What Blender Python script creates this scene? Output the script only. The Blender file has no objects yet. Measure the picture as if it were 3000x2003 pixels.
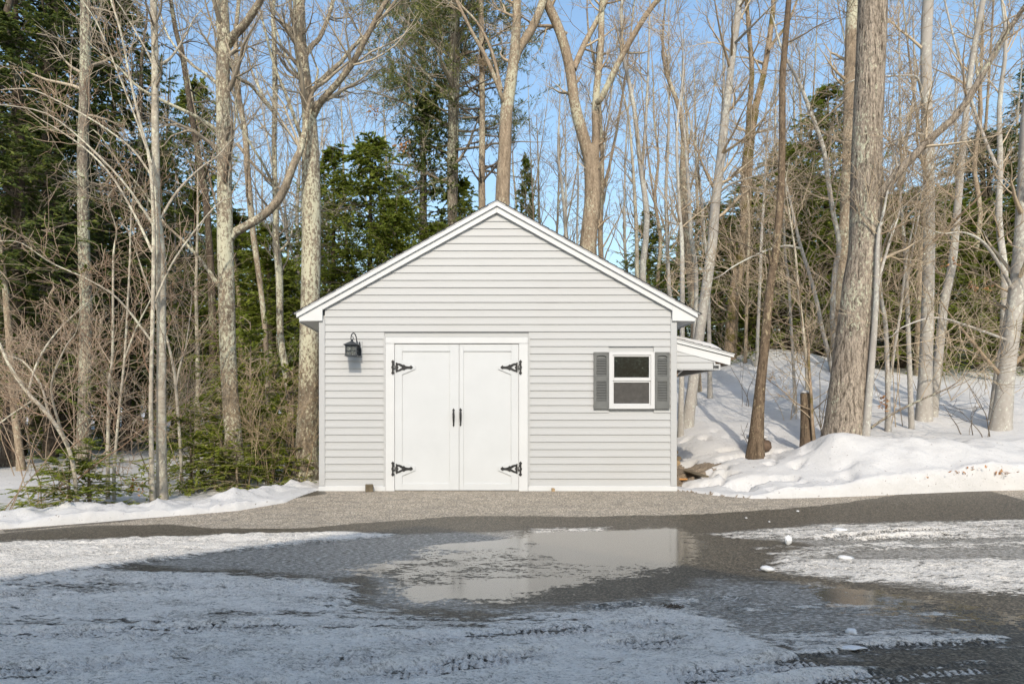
import bpy, bmesh, math, random
import numpy as np
from mathutils import Vector

# ------------------------------------------------------------------ basics
F = 1900.0          # focal length in photo pixels (3000 wide)
CX, CY = 1370.0, 1210.0
SKYS, SUNS, EXPO = .15, 2.0, .68
H = 1.135           # eye height above the garage sill
D0 = 9.5            # distance from the eye to the garage front

scene = bpy.context.scene
COL = scene.collection
R = math.radians


def P(px, py, d):
    """photo pixel at distance d -> world point"""
    return np.array([(px - CX) * d / F, d - D0, H + (CY - py) * d / F])


def W(px, py):
    """point of the garage front wall plane -> (X, Z)"""
    return ((px - CX) / 200.0, H + (CY - py) / 200.0)


def sst(a, b, x):
    t = np.clip((np.asarray(x, float) - a) / (b - a), 0, 1)
    return t * t * (3 - 2 * t)


def _hash(ix, iy, seed):
    h = (ix.astype(np.int64) * 374761393 + iy.astype(np.int64) * 668265263 + seed * 144665) & 0xFFFFFFFF
    h = ((h ^ (h >> 13)) * 1274126177) & 0xFFFFFFFF
    h = (h ^ (h >> 16)) & 0xFFFFFF
    return h / float(0xFFFFFF)


def vnoise(x, y, seed=0):
    x = np.asarray(x, float); y = np.asarray(y, float)
    ix = np.floor(x); iy = np.floor(y)
    fx = x - ix; fy = y - iy
    fx = fx * fx * (3 - 2 * fx); fy = fy * fy * (3 - 2 * fy)
    ix = ix.astype(np.int64); iy = iy.astype(np.int64)
    a = _hash(ix, iy, seed); b = _hash(ix + 1, iy, seed)
    c = _hash(ix, iy + 1, seed); d = _hash(ix + 1, iy + 1, seed)
    return (a * (1 - fx) + b * fx) * (1 - fy) + (c * (1 - fx) + d * fx) * fy


def fbm(x, y, oct=4, seed=0):
    s = 0; a = .5; t = 0
    for k in range(oct):
        s = s + a * vnoise(x * 2 ** k + 17.3 * k, y * 2 ** k - 9.1 * k, seed + k); t += a; a *= .5
    return s / t


def poly_sd(x, y, poly):
    """signed distance to a polygon, negative inside"""
    x = np.asarray(x, float); y = np.asarray(y, float)
    d2 = np.full(x.shape, 1e18); inside = np.zeros(x.shape, bool)
    n = len(poly)
    for i in range(n):
        ax, ay = poly[i]; bx, by = poly[(i + 1) % n]
        ex, ey = bx - ax, by - ay
        t = np.clip(((x - ax) * ex + (y - ay) * ey) / (ex * ex + ey * ey + 1e-12), 0, 1)
        d2 = np.minimum(d2, (x - ax - t * ex) ** 2 + (y - ay - t * ey) ** 2)
        c = ((ay <= y) & (by > y)) | ((by <= y) & (ay > y))
        if ey != 0:
            inside ^= c & (x < ax + (y - ay) / ey * ex)
    d = np.sqrt(d2)
    return np.where(inside, -d, d)


def line_dist(x, y, pts):
    """distance to a polyline and arc length of the foot point"""
    best = np.full(x.shape, 1e9); arc = np.zeros(x.shape); s = 0
    side = np.zeros(x.shape)
    for (ax, ay), (bx, by) in zip(pts[:-1], pts[1:]):
        ex, ey = bx - ax, by - ay; L = math.hypot(ex, ey)
        t = np.clip(((x - ax) * ex + (y - ay) * ey) / (L * L), 0, 1)
        d = np.hypot(x - ax - t * ex, y - ay - t * ey)
        m = d < best
        best = np.where(m, d, best); arc = np.where(m, s + t * L, arc)
        side = np.where(m, np.sign((x - ax) * ey - (y - ay) * ex), side)
        s += L
    return best, arc, side


# ------------------------------------------------------------------ objects
def put(o, parent=None):
    COL.objects.link(o)
    if parent is not None:
        o.parent = parent
    return o


def tag(o, label=None, cat=None, group=None, kind=None):
    if label: o['label'] = label
    if cat: o['category'] = cat
    if group: o['group'] = group
    if kind: o['kind'] = kind
    return o


def empty(name, loc, label=None, cat=None, group=None, rz=0):
    o = bpy.data.objects.new(name, None)
    o.empty_display_size = .2
    o.location = [float(v) for v in loc]
    o.rotation_euler = (0, 0, rz)
    COL.objects.link(o)
    return tag(o, label, cat, group)


def np_mesh(name, V, quads=None, tris=None, mat=None, smooth=False, attrs=None):
    me = bpy.data.meshes.new(name)
    V = np.asarray(V, np.float32)
    nq = 0 if quads is None else len(quads)
    nt = 0 if tris is None else len(tris)
    me.vertices.add(len(V)); me.vertices.foreach_set('co', V.ravel())
    loops = []
    if nq: loops.append(np.asarray(quads, np.int32).ravel())
    if nt: loops.append(np.asarray(tris, np.int32).ravel())
    li = np.concatenate(loops)
    me.loops.add(len(li)); me.loops.foreach_set('vertex_index', li)
    me.polygons.add(nq + nt)
    st = np.concatenate([np.arange(nq) * 4, nq * 4 + np.arange(nt) * 3]).astype(np.int32)
    me.polygons.foreach_set('loop_start', st)
    if smooth:
        me.polygons.foreach_set('use_smooth', np.ones(nq + nt, bool))
    if attrs:
        for k, a in attrs.items():
            at = me.attributes.new(k, 'FLOAT', 'POINT')
            at.data.foreach_set('value', np.asarray(a, np.float32).ravel())
    me.update(calc_edges=True)
    if mat: me.materials.append(mat)
    return me


def mobj(name, me, parent=None, loc=(0, 0, 0)):
    o = bpy.data.objects.new(name, me)
    o.location = loc
    return put(o, parent)


class MB:
    """collects simple solids for one part"""
    def __init__(self):
        self.v = []; self.f = []

    def add(self, vs, fs):
        b = len(self.v)
        self.v += [tuple(float(c) for c in p) for p in vs]
        self.f += [tuple(b + i for i in f) for f in fs]

    def box(self, x0, x1, y0, y1, z0, z1):
        self.add([(x0, y0, z0), (x1, y0, z0), (x1, y1, z0), (x0, y1, z0),
                  (x0, y0, z1), (x1, y0, z1), (x1, y1, z1), (x0, y1, z1)],
                 [(0, 3, 2, 1), (4, 5, 6, 7), (0, 1, 5, 4), (1, 2, 6, 5), (2, 3, 7, 6), (3, 0, 4, 7)])

    def prism(self, pts, y0, y1):
        """polygon in (x,z) extruded from y0 (front) to y1"""
        a = sum(pts[i][0] * pts[(i + 1) % len(pts)][1] - pts[(i + 1) % len(pts)][0] * pts[i][1] for i in range(len(pts)))
        if a < 0: pts = pts[::-1]
        n = len(pts)
        self.add([(x, y0, z) for x, z in pts] + [(x, y1, z) for x, z in pts],
                 [tuple(range(n)), tuple(range(2 * n - 1, n - 1, -1))] +
                 [(i, n + i, n + (i + 1) % n, (i + 1) % n) for i in range(n)])

    def lathe(self, prof, c, n=16, axis='z'):
        vs = []; fs = []
        for r, h in prof:
            for k in range(n):
                a = 2 * math.pi * k / n
                x, y = r * math.cos(a), r * math.sin(a)
                vs.append((c[0] + x, c[1] + y, c[2] + h) if axis == 'z' else (c[0] + x, c[1] + h, c[2] + y))
        for i in range(len(prof) - 1):
            for k in range(n):
                fs.append((i * n + k, i * n + (k + 1) % n, (i + 1) * n + (k + 1) % n, (i + 1) * n + k))
        fs.append(tuple(range(n - 1, -1, -1))); m = (len(prof) - 1) * n
        fs.append(tuple(range(m, m + n)))
        self.add(vs, fs)

    def tube(self, pts, rad, n=8):
        pts = np.asarray(pts, float)
        rad = np.full(len(pts), rad) if np.isscalar(rad) else np.asarray(rad)
        V, Q = tubes(pts[None], rad[None], n)
        self.add(V.tolist(), Q.tolist())
        m = len(pts) * n; b = len(self.v) - m
        self.f.append(tuple(b + i for i in range(n - 1, -1, -1)))
        self.f.append(tuple(b + m - n + i for i in range(n)))

    def build(self, name, mat, parent=None, bevel=0, smooth=False, loc=None, fixn=False):
        me = bpy.data.meshes.new(name)
        v = self.v
        if loc is not None:
            v = [(p[0] - loc[0], p[1] - loc[1], p[2] - loc[2]) for p in v]
        me.from_pydata(v, [], self.f); me.update()
        bm = bmesh.new(); bm.from_mesh(me)
        if bevel or fixn:
            bmesh.ops.recalc_face_normals(bm, faces=bm.faces)
        if bevel:
            es = [e for e in bm.edges if len(e.link_faces) == 2 and e.calc_face_angle(0) > .5]
            bmesh.ops.bevel(bm, geom=es, offset=bevel, segments=1, affect='EDGES', clamp_overlap=True)
        bm.to_mesh(me); bm.free()
        if smooth:
            me.polygons.foreach_set('use_smooth', [True] * len(me.polygons))
        me.materials.append(mat)
        o = bpy.data.objects.new(name, me)
        if loc is not None and parent is None:
            o.location = loc
        return put(o, parent)


# ------------------------------------------------------------------ tubes & branching (vectorised)
def tubes(Pp, Rr, sides):
    """Pp (K,N,3), Rr (K,N) -> verts, quads (open tubes)"""
    K, N, _ = Pp.shape
    T = np.gradient(Pp, axis=1)
    T /= np.linalg.norm(T, axis=2, keepdims=True) + 1e-9
    m = T.mean(axis=1); m /= np.linalg.norm(m, axis=1, keepdims=True) + 1e-9
    ref = np.where(np.abs(m[:, 2:3]) > .7, np.array([[1., 0, 0]]), np.array([[0, 0, 1.]]))
    ref = np.repeat(ref[:, None], N, axis=1)
    U = np.cross(T, ref); U /= np.linalg.norm(U, axis=2, keepdims=True) + 1e-9
    Vv = np.cross(T, U)
    a = np.arange(sides) * 2 * np.pi / sides
    ring = (np.cos(a)[None, None, :, None] * U[:, :, None] + np.sin(a)[None, None, :, None] * Vv[:, :, None])
    V = Pp[:, :, None] + ring * Rr[:, :, None, None]
    idx = np.arange(K * N * sides).reshape(K, N, sides)
    q = np.stack([idx[:, :-1], np.roll(idx, -1, 2)[:, :-1], np.roll(idx, -1, 2)[:, 1:], idx[:, 1:]], -1)
    return V.reshape(-1, 3), q.reshape(-1, 4)


def grow(Pp, Rr, m, rng, tlo=.1, thi=1., length=1., ang=50, n=5, wig=.15, up=.06, rs=.55, rtip=.003, taper_t=.5, rmax=1e9, flat=0., lensd=.35):
    K, N, _ = Pp.shape
    t = rng.uniform(tlo, thi, (K, m))
    fi = np.clip(t * (N - 1), 0, N - 1.001); i0 = fi.astype(int); f = (fi - i0)[..., None]
    k = np.arange(K)[:, None]
    a, b = Pp[k, i0], Pp[k, i0 + 1]
    pos = a * (1 - f) + b * f
    T = b - a; T /= np.linalg.norm(T, axis=-1, keepdims=True) + 1e-9
    rad = Rr[k, i0] * (1 - f[..., 0]) + Rr[k, i0 + 1] * f[..., 0]
    v = rng.standard_normal((K, m, 3))
    if flat: v[..., 2] *= (1 - flat)
    v -= (v * T).sum(-1, keepdims=True) * T
    v /= np.linalg.norm(v, axis=-1, keepdims=True) + 1e-9
    an = np.radians(ang * rng.uniform(.7, 1.25, (K, m)))[..., None]
    d = np.cos(an) * T + np.sin(an) * v
    L = length * np.clip(rng.normal(1, lensd, (K, m)), .3, 1.9) * (1 - taper_t * t)
    step = (L / (n - 1))[..., None]
    out = np.empty((K, m, n, 3)); out[:, :, 0] = pos
    for j in range(1, n):
        d = d + wig * rng.standard_normal((K, m, 3)) + np.array([0, 0, up])
        d /= np.linalg.norm(d, axis=-1, keepdims=True)
        out[:, :, j] = out[:, :, j - 1] + d * step
    r0 = np.minimum(np.maximum(rad * rs, rtip * 1.3), rmax)
    s = np.linspace(0, 1, n)
    Rn = r0[..., None] * (1 - s) + rtip * s
    return out.reshape(K * m, n, 3), Rn.reshape(K * m, n)


def combine(parts):
    Vs = []; Qs = []; b = 0
    for V, Q in parts:
        Vs.append(V); Qs.append(Q + b); b += len(V)
    return np.concatenate(Vs), np.concatenate(Qs)


def resample(pts, n):
    """smooth (Catmull-Rom) resampling of a polyline with extra columns"""
    pts = np.asarray(pts, float)
    q = np.vstack([2 * pts[0] - pts[1], pts, 2 * pts[-1] - pts[-2]])
    m = len(pts) - 1
    out = []
    for u in np.linspace(0, m - 1e-6, n):
        i = int(u); t = u - i
        p0, p1, p2, p3 = q[i], q[i + 1], q[i + 2], q[i + 3]
        out.append(.5 * ((2 * p1) + (-p0 + p2) * t + (2 * p0 - 5 * p1 + 4 * p2 - p3) * t * t + (-p0 + 3 * p1 - 3 * p2 + p3) * t ** 3))
    return np.array(out)


# ------------------------------------------------------------------ materials
class N:
    def __init__(self, name):
        self.m = bpy.data.materials.new(name); self.m.use_nodes = True
        self.t = self.m.node_tree; self.t.nodes.clear()
        self.out = self.n('ShaderNodeOutputMaterial')
        self.b = self.n('ShaderNodeBsdfPrincipled')
        self.l(self.b.outputs[0], self.out.inputs[0])

    def n(self, t, **kw):
        o = self.t.nodes.new(t)
        for k, v in kw.items(): setattr(o, k, v)
        return o

    def l(self, a, b): self.t.links.new(a, b)

    def set(self, node, key, v):
        if hasattr(v, 'is_linked') or hasattr(v, 'links'): self.l(v, node.inputs[key])
        else:
            if isinstance(v, tuple) and len(v) == 3 and node.inputs[key].type == 'RGBA': v = (*v, 1)
            node.inputs[key].default_value = v

    def obj(self): return self.n('ShaderNodeTexCoord').outputs['Object']

    def world(self): return self.n('ShaderNodeNewGeometry').outputs['Position']

    def map(self, vec, sc, rot=(0, 0, 0)):
        m = self.n('ShaderNodeMapping'); self.l(vec, m.inputs[0]); m.inputs['Scale'].default_value = sc
        m.inputs['Rotation'].default_value = rot
        return m.outputs[0]

    def noise(self, vec, scale, detail=4, rough=.55, dist=0, col=False):
        o = self.n('ShaderNodeTexNoise'); self.l(vec, o.inputs['Vector'])
        o.inputs['Scale'].default_value = scale; o.inputs['Detail'].default_value = detail
        o.inputs['Roughness'].default_value = rough; o.inputs['Distortion'].default_value = dist
        return o.outputs['Color' if col else 'Fac']

    def vor(self, vec, scale, feature='F1', out='Distance', rnd=1):
        o = self.n('ShaderNodeTexVoronoi', feature=feature); self.l(vec, o.inputs['Vector'])
        o.inputs['Scale'].default_value = scale; o.inputs['Randomness'].default_value = rnd
        return o.outputs[out]

    def ramp(self, fac, stops, interp='LINEAR'):
        o = self.n('ShaderNodeValToRGB'); self.l(fac, o.inputs[0]); cr = o.color_ramp; cr.interpolation = interp
        while len(cr.elements) < len(stops): cr.elements.new(.5)
        for e, (p, c) in zip(cr.elements, stops):
            e.position = p; e.color = (c, c, c, 1) if not isinstance(c, tuple) else (*c, 1)
        return o.outputs[0]

    def mix(self, f, a, b, mode='MIX'):
        o = self.n('ShaderNodeMix', data_type='RGBA', blend_type=mode)
        self.set(o, 0, f)
        for k, v in ((6, a), (7, b)):
            if isinstance(v, tuple): o.inputs[k].default_value = (*v, 1)
            else: self.l(v, o.inputs[k])
        return o.outputs[2]

    def math(self, op, a, b=None, c=None, clamp=False):
        o = self.n('ShaderNodeMath', operation=op); o.use_clamp = clamp
        for k, v in enumerate((a, b, c)):
            if v is None: continue
            if isinstance(v, (int, float)): o.inputs[k].default_value = v
            else: self.l(v, o.inputs[k])
        return o.outputs[0]

    def maprange(self, v, a, b, c=0., d=1., smooth=False):
        o = self.n('ShaderNodeMapRange'); o.interpolation_type = 'SMOOTHSTEP' if smooth else 'LINEAR'
        self.l(v, o.inputs[0])
        for k, x in zip((1, 2, 3, 4), (a, b, c, d)): o.inputs[k].default_value = x
        return o.outputs[0]

    def attr(self, name): return self.n('ShaderNodeAttribute', attribute_name=name).outputs['Fac']

    def bump(self, h, strength=.3, dist=.02, normal=None):
        o = self.n('ShaderNodeBump'); self.l(h, o.inputs['Height'])
        self.set(o, 'Strength', strength); o.inputs['Distance'].default_value = dist
        if normal is not None: self.l(normal, o.inputs['Normal'])
        return o.outputs[0]

    def fin(self, color, rough=.6, normal=None, spec=.3, metal=0., **kw):
        self.set(self.b, 'Base Color', color); self.set(self.b, 'Roughness', rough)
        self.set(self.b, 'Specular IOR Level', spec); self.set(self.b, 'Metallic', metal)
        if normal is not None: self.l(normal, self.b.inputs['Normal'])
        for k, v in kw.items(): self.set(self.b, k, v)
        return self.m


def m_plain(name, c, rough=.5, var=.08, sc=6., spec=.3, metal=0., bump=.05, bsc=60.):
    n = N(name); v = n.obj()
    f = n.noise(v, sc, 4)
    lo = tuple(x * (1 - var) for x in c); hi = tuple(min(1, x * (1 + var)) for x in c)
    return n.fin(n.ramp(f, [(.3, lo), (.7, hi)]), rough, n.bump(n.noise(v, bsc, 3), bump, .004), spec, metal)


def m_bark(name, dark, light, lichen=None, lam=.5, stretch=.18, sc=11., bump=.6, moss=None, mossam=0., bdist=.03, streak=(.33, .62)):
    light = (light[0] * 1.03, light[1] * .98, light[2] * .90); dark = (dark[0], dark[1] * .95, dark[2] * .85)
    if lichen: lichen = (lichen[0] * 1.0, lichen[1] * .97, lichen[2] * .88)
    n = N(name); v = n.obj()
    mv = n.map(v, (1, 1, stretch))
    f1 = n.noise(mv, sc, 5, .6, .4)
    f2 = n.noise(mv, sc * 3.1, 3, .6)
    f = n.math('ADD', n.math('MULTIPLY', f1, .68), n.math('MULTIPLY', f2, .32))
    c = n.ramp(f, [(streak[0], dark), ((streak[0] + streak[1]) / 2, tuple((a + 1.4 * b) / 2.4 for a, b in zip(dark, light))), (streak[1], light)])
    fine = n.noise(n.map(v, (1, 1, min(1, stretch * 2.2))), sc * 2.6, 4, .7)
    c = n.mix(n.maprange(fine, .34, .54, min(.75, bump), 0), c, dark)
    big = n.noise(v, 1.1, 3)
    c = n.mix(n.maprange(big, .3, .7, 0, .35), c, tuple(x * .62 for x in light))
    if lichen:
        pv = n.map(v, (1, 1, .6))
        patch = n.noise(pv, 24., 6, .72)
        where = n.noise(v, .9, 2)
        g = n.math('ADD', patch, n.math('MULTIPLY', n.math('SUBTRACT', where, .5), .7))
        a = n.maprange(g, .62 - .25 * lam, .70 - .25 * lam)
        c = n.mix(n.math('MULTIPLY', a, .85), c, lichen)
    if moss:
        mm = n.maprange(n.noise(v, 2.3, 4, .6), .62 - .2 * mossam, .7 - .2 * mossam)
        c = n.mix(n.math('MULTIPLY', mm, .8), c, moss)
    return n.fin(c, .9, n.bump(f, bump, bdist), .1)


def m_twig(name, a, b):
    n = N(name); v = n.obj()
    g = n.n('ShaderNodeNewGeometry').outputs['Random Per Island']
    return n.fin(n.mix(g, a, b), .8, None, .15)


def m_leaf(name, a, b, c, trans=.15):
    n = N(name)
    g = n.n('ShaderNodeNewGeometry').outputs['Random Per Island']
    v = n.world()
    col = n.ramp(g, [(0., a), (.55, b), (1., c)])
    col = n.mix(n.maprange(n.noise(v, .8, 2), .35, .65, 0, .35), col, a)
    n.fin(col, .55, None, .25)
    tr = n.n('ShaderNodeBsdfTranslucent'); n.l(col, tr.inputs[0])
    ms = n.n('ShaderNodeMixShader'); ms.inputs[0].default_value = trans
    n.l(n.b.outputs[0], ms.inputs[1]); n.l(tr.outputs[0], ms.inputs[2]); n.l(ms.outputs[0], n.out.inputs[0])
    return n.m


M = {}
M['white'] = m_plain('white_trim_paint', (.56, .565, .56), .38, .03, 3, .35, 0, .03, 40)
M['door'] = m_plain('white_door_paint', (.53, .54, .54), .35, .03, 2.5, .35, 0, .02, 30)
M['vinylframe'] = m_plain('white_vinyl_frame', (.54, .54, .535), .3, .02, 5, .4)
M['iron'] = m_plain('black_iron', (.035, .034, .033), .42, .35, 30, .4, .3, .15, 90)
M['lampblack'] = m_plain('lantern_black', (.04, .045, .05), .38, .2, 20, .4, .2)
M['shutter'] = m_plain('grey_shutter_plastic', (.125, .128, .122), .5, .08, 8, .35)
M['shingle'] = m_plain('roof_shingle', (.05, .05, .052), .9, .3, 25, .2, 0, .5, 120)
M['soffit'] = m_plain('white_soffit', (.62, .62, .62), .5, .04, 5)
M['wood_old'] = m_plain('weathered_wood', (.13, .105, .07), .85, .4, 14, .15, 0, .5, 70)
M['wood_pale'] = m_plain('pale_wood', (.33, .24, .14), .8, .25, 14, .15, 0, .3, 60)
M['wood_orange'] = m_plain('orange_board', (.5, .26, .10), .8, .2, 14, .15, 0, .3, 60)
M['wood_under'] = m_plain('brown_roof_boards', (.20, .12, .065), .8, .3, 9, .15, 0, .2, 50)
M['rock'] = m_plain('brown_rock', (.10, .07, .05), .9, .5, 7, .15, 0, .8, 25)
M['glass_lamp'] = m_plain('seeded_lantern_glass', (.42, .43, .40), .12, .25, 30, .5, 0, .3, 60)
M['oakleaf'] = m_leaf('dry_oak_leaf', (.30, .14, .06), (.42, .22, .10), (.55, .33, .17), .25)


def m_siding():
    n = N('vinyl_siding'); v = n.obj()
    g = n.noise(n.map(v, (.6, 1, 14)), 3, 3)
    dirt = n.noise(v, .9, 4)
    c = n.ramp(g, [(.3, (.398, .402, .397)), (.7, (.418, .420, .414))])
    c = n.mix(n.math('MULTIPLY', n.maprange(dirt, .5, .75), .3), c, (.38, .37, .35))
    return n.fin(c, .5, n.bump(n.noise(n.map(v, (2, 2, 30)), 10, 2), .04, .003), .3)


M['siding'] = m_siding()


def m_snow(name='snow', bare=True):
    n = N(name); v = n.world()
    h = n.math('ADD', n.math('MULTIPLY', n.noise(v, 5, 5, .6), .6), n.math('ADD', n.math('MULTIPLY', n.noise(v, 38, 4, .65), .22), n.math('MULTIPLY', n.noise(v, 15, 5, .72), .35)))
    c = n.ramp(n.noise(v, 3, 3), [(.3, (.47, .46, .445)), (.7, (.52, .51, .495))])
    rough = .6
    if bare:
        a = n.attr('bare')
        gv = n.vor(v, 38, 'F1', 'Color')
        gr = n.mix(n.math('MULTIPLY', n.noise(v, 14, 3), .8), n.ramp(n.math('ADD', n.noise(v, 70, 2), 0.), [(.3, (.06, .05, .04)), (.5, (.24, .20, .15)), (.7, (.46, .40, .32))]), (.20, .14, .085))
        msk = n.maprange(n.math('ADD', a, n.math('MULTIPLY', n.math('SUBTRACT', n.noise(v, 9, 4, .6), .5), .9)), .45, .52)
        c = n.mix(msk, c, gr)
        h = n.math('ADD', h, n.math('MULTIPLY', n.math('MULTIPLY', n.noise(v, 60, 3), msk), .8))
        lit = n.attr('litter')
        lm = n.maprange(n.math('ADD', n.math('MULTIPLY', lit, .22), n.noise(v, 23, 4, .7)), .69, .74)
        c = n.mix(lm, c, (.10, .065, .04))
    return n.fin(c, rough, n.bump(h, .55, .05), .25)


M['snow'] = m_snow()
M['snowcap'] = m_snow('snow_cap', False)
M['ice'] = m_plain('ice_chunk', (.60, .60, .59), .35, .08, 12, .5, 0, .3, 40)


def m_drive():
    n = N('icy_asphalt'); v = n.world()
    snow = n.attr('snow'); wet = n.attr('wet'); water = n.attr('water'); ice = n.attr('ice')
    # aggregate of the asphalt
    st = n.noise(v, 95, 2, .6); st2 = n.noise(v, 210, 2, .6); cell = n.vor(v, 88, 'F1', 'Color')
    sep = n.n('ShaderNodeSeparateColor'); n.l(cell, sep.inputs[0])
    agg = n.ramp(sep.outputs[0], [(0., (.115, .10, .08)), (.4, (.265, .23, .178)), (.75, (.37, .315, .24)), (1., (.58, .515, .425))])
    blot = n.noise(n.map(v, (1, 2.2, 1)), 3.2, 4, .6)
    agg = n.mix(n.maprange(blot, .42, .66, .0, .35), agg, (.12, .112, .10))
    flk = n.noise(n.map(v, (1, 2.8, 1), (0, 0, .03)), 7, 4, .6)
    agg = n.mix(n.maprange(flk, .60, .66, 0, .5), agg, (.09, .08, .065))
    wetc = n.ramp(sep.outputs[0], [(0., (.03, .026, .02)), (.6, (.075, .064, .046)), (1., (.19, .16, .115))])
    wb = n.math('ADD', wet, n.math('MULTIPLY', n.math('SUBTRACT', n.noise(n.map(v, (1, 1.6, 1)), 7, 5, .65), .5), .8))
    wm = n.maprange(wb, .42, .58, 0, 1, True)
    base = n.mix(wm, agg, wetc)
    # grey ice film
    ib = n.math('ADD', ice, n.math('MULTIPLY', n.math('SUBTRACT', n.noise(n.map(v, (1.2, 4.5, 1), (0, 0, .07)), 5, 6, .68), .5), 1.2))
    im = n.maprange(ib, .42, .72, 0, .88, True)
    base = n.mix(im, base, n.ramp(n.noise(n.map(v, (1, 3.6, 1), (0, 0, .06)), 24, 6, .78), [(.42, (.075, .068, .055)), (.51, (.24, .225, .195)), (.60, (.62, .59, .54))]))
    # snow patches: streaks run along the wheel tracks
    s1 = n.noise(n.map(v, (1, 4.2, 1), (0, 0, .05)), 4.2, 7, .68, .3)
    s2 = n.noise(n.map(v, (1, 2.6, 1), (0, 0, -.04)), 19, 5, .7)
    sm = n.math('ADD', n.math('MULTIPLY', n.math('SUBTRACT', s1, .5), 1.7), n.math('MULTIPLY', n.math('SUBTRACT', s2, .5), 1.5))
    sb = n.math('ADD', snow, sm)
    smask = n.maprange(sb, .36, .60, 0, 1, True)
    gr1 = n.noise(n.map(v, (1, 2.6, 1), (0, 0, .05)), 26, 5, .75)
    gr2 = n.noise(n.map(v, (1, 1.5, 1), (0, 0, -.06)), 70, 3, .7)
    gr = n.math('ADD', n.math('ADD', n.math('MULTIPLY', gr1, .5), n.math('MULTIPLY', gr2, .3)), n.math('MULTIPLY', n.noise(n.map(v, (1, 2, 1)), 2.4, 4), .2))
    snowc = n.ramp(gr, [(.40, (.34, .31, .265)), (.455, (.62, .575, .51)), (.50, (.87, .815, .735)), (.58, (.95, .895, .81))])  # dirty flecks that also put relief shading into the snow colour
    col = n.mix(smask, base, snowc)
    # standing water: clear film over dark asphalt, broken by slush flecks
    fl = n.math('ADD', n.math('MULTIPLY', n.noise(n.map(v, (1, 2.2, 1), (0, 0, .04)), 4.5, 8, .78), .6), n.math('MULTIPLY', n.noise(n.map(v, (1, 1.5, 1)), 24, 5, .7), .4))
    wat = n.maprange(n.math('ADD', water, n.math('MULTIPLY', n.math('SUBTRACT', fl, .5), 3.6)), .40, .47, 0, 1, True)
    wat = n.math('MULTIPLY', wat, n.math('SUBTRACT', 1., n.math('MULTIPLY', n.maprange(sb, .55, .75, 0, 1, True), .9)))
    col = n.mix(n.math('MULTIPLY', wat, .9), col, n.ramp(st, [(.35, (.04, .035, .028)), (.65, (.14, .12, .09))]))
    rough = n.mix(wm, (.85, .85, .85), (.5, .5, .5))
    rough = n.mix(im, rough, (.55, .55, .55))
    rough = n.mix(smask, rough, (.62, .62, .62))
    rough = n.mix(wat, rough, (.15, .15, .15))
    hh = n.math('ADD', n.math('MULTIPLY', st, .12), n.math('MULTIPLY', smask, n.math('ADD', n.math('MULTIPLY', s2, .9), n.math('MULTIPLY', gr, 1.4))))
    inv = n.math('SUBTRACT', 1., wat)
    nb = n.bump(hh, n.math('MULTIPLY', inv, 1.), .035)
    n.fin(col, rough, nb, .5)
    n.set(n.b, 'Specular IOR Level', n.math('ADD', .22, n.math('MULTIPLY', wat, .78)))
    # the skin of the water mirrors strongly at this grazing view: a coat layer
    n.set(n.b, 'Coat Weight', n.math('MULTIPLY', wat, .55)); n.set(n.b, 'Coat Roughness', .11); n.set(n.b, 'Coat IOR', 1.45)
    return n.m


M['drive'] = m_drive()

M['bark_lichen'] = m_bark('lichen_maple_bark', (.085, .07, .055), (.33, .285, .23), (.53, .53, .43), .55, .30, 14, .9)
M['bark_grey'] = m_bark('grey_beech_bark', (.25, .24, .235), (.41, .405, .40), (.52, .54, .52), .35, .5, 5, .12, streak=(.25, .7))
M['bark_oak'] = m_bark('furrowed_oak_bark', (.035, .028, .022), (.40, .355, .31), (.50, .52, .43), .25, .15, 24, 1., bdist=.05, streak=(.38, .56))
M['bark_maple'] = m_bark('brown_maple_bark', (.11, .085, .065), (.37, .31, .245), (.45, .46, .38), .3, .22, 13, .7)
M['bark_moss'] = m_bark('mossy_bark', (.10, .075, .055), (.36, .29, .22), None, 0, .22, 12, .7, (.10, .085, .018), .55)
M['bark_dark'] = m_bark('dark_pine_bark', (.025, .02, .017), (.14, .115, .095), (.25, .27, .20), .2, .25, 10, .9)
M['bark_pine'] = m_bark('grey_pine_bark', (.05, .042, .036), (.24, .215, .19), (.42, .44, .36), .5, .3, 12, .9)
M['bark_rot'] = m_bark('peeling_brown_bark', (.045, .034, .026), (.20, .155, .115), (.33, .28, .20), .3, .16, 14, .9)
M['bark_birch'] = m_bark('pale_birch_bark', (.20, .18, .155), (.46, .43, .375), (.55, .55, .47), .4, 1.6, 6, .25)
M['twig_tan'] = m_twig('tan_twig', (.26, .195, .13), (.50, .415, .30))
M['twig_grey'] = m_twig('grey_twig', (.20, .165, .125), (.45, .39, .30))
M['twig_red'] = m_twig('reddish_twig', (.22, .14, .09), (.46, .37, .27))
M['twig_dark'] = m_twig('dark_twig', (.085, .07, .055), (.20, .17, .135))
M['twig_brown'] = m_twig('brown_brush', (.19, .135, .08), (.46, .36, .23))
M['leaf_hem'] = m_leaf('hemlock_needles', (.13, .175, .028), (.23, .285, .042), (.36, .375, .06), .5)
M['leaf_dark'] = m_leaf('dark_needles', (.055, .085, .025), (.12, .16, .036), (.24, .26, .052), .45)
M['leaf_pine'] = m_leaf('pine_needles', (.09, .12, .04), (.17, .195, .055), (.29, .28, .085), .4)
M['leaf_young'] = m_leaf('young_hemlock_needles', (.13, .175, .026), (.25, .30, .04), (.42, .42, .065), .5)

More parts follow.
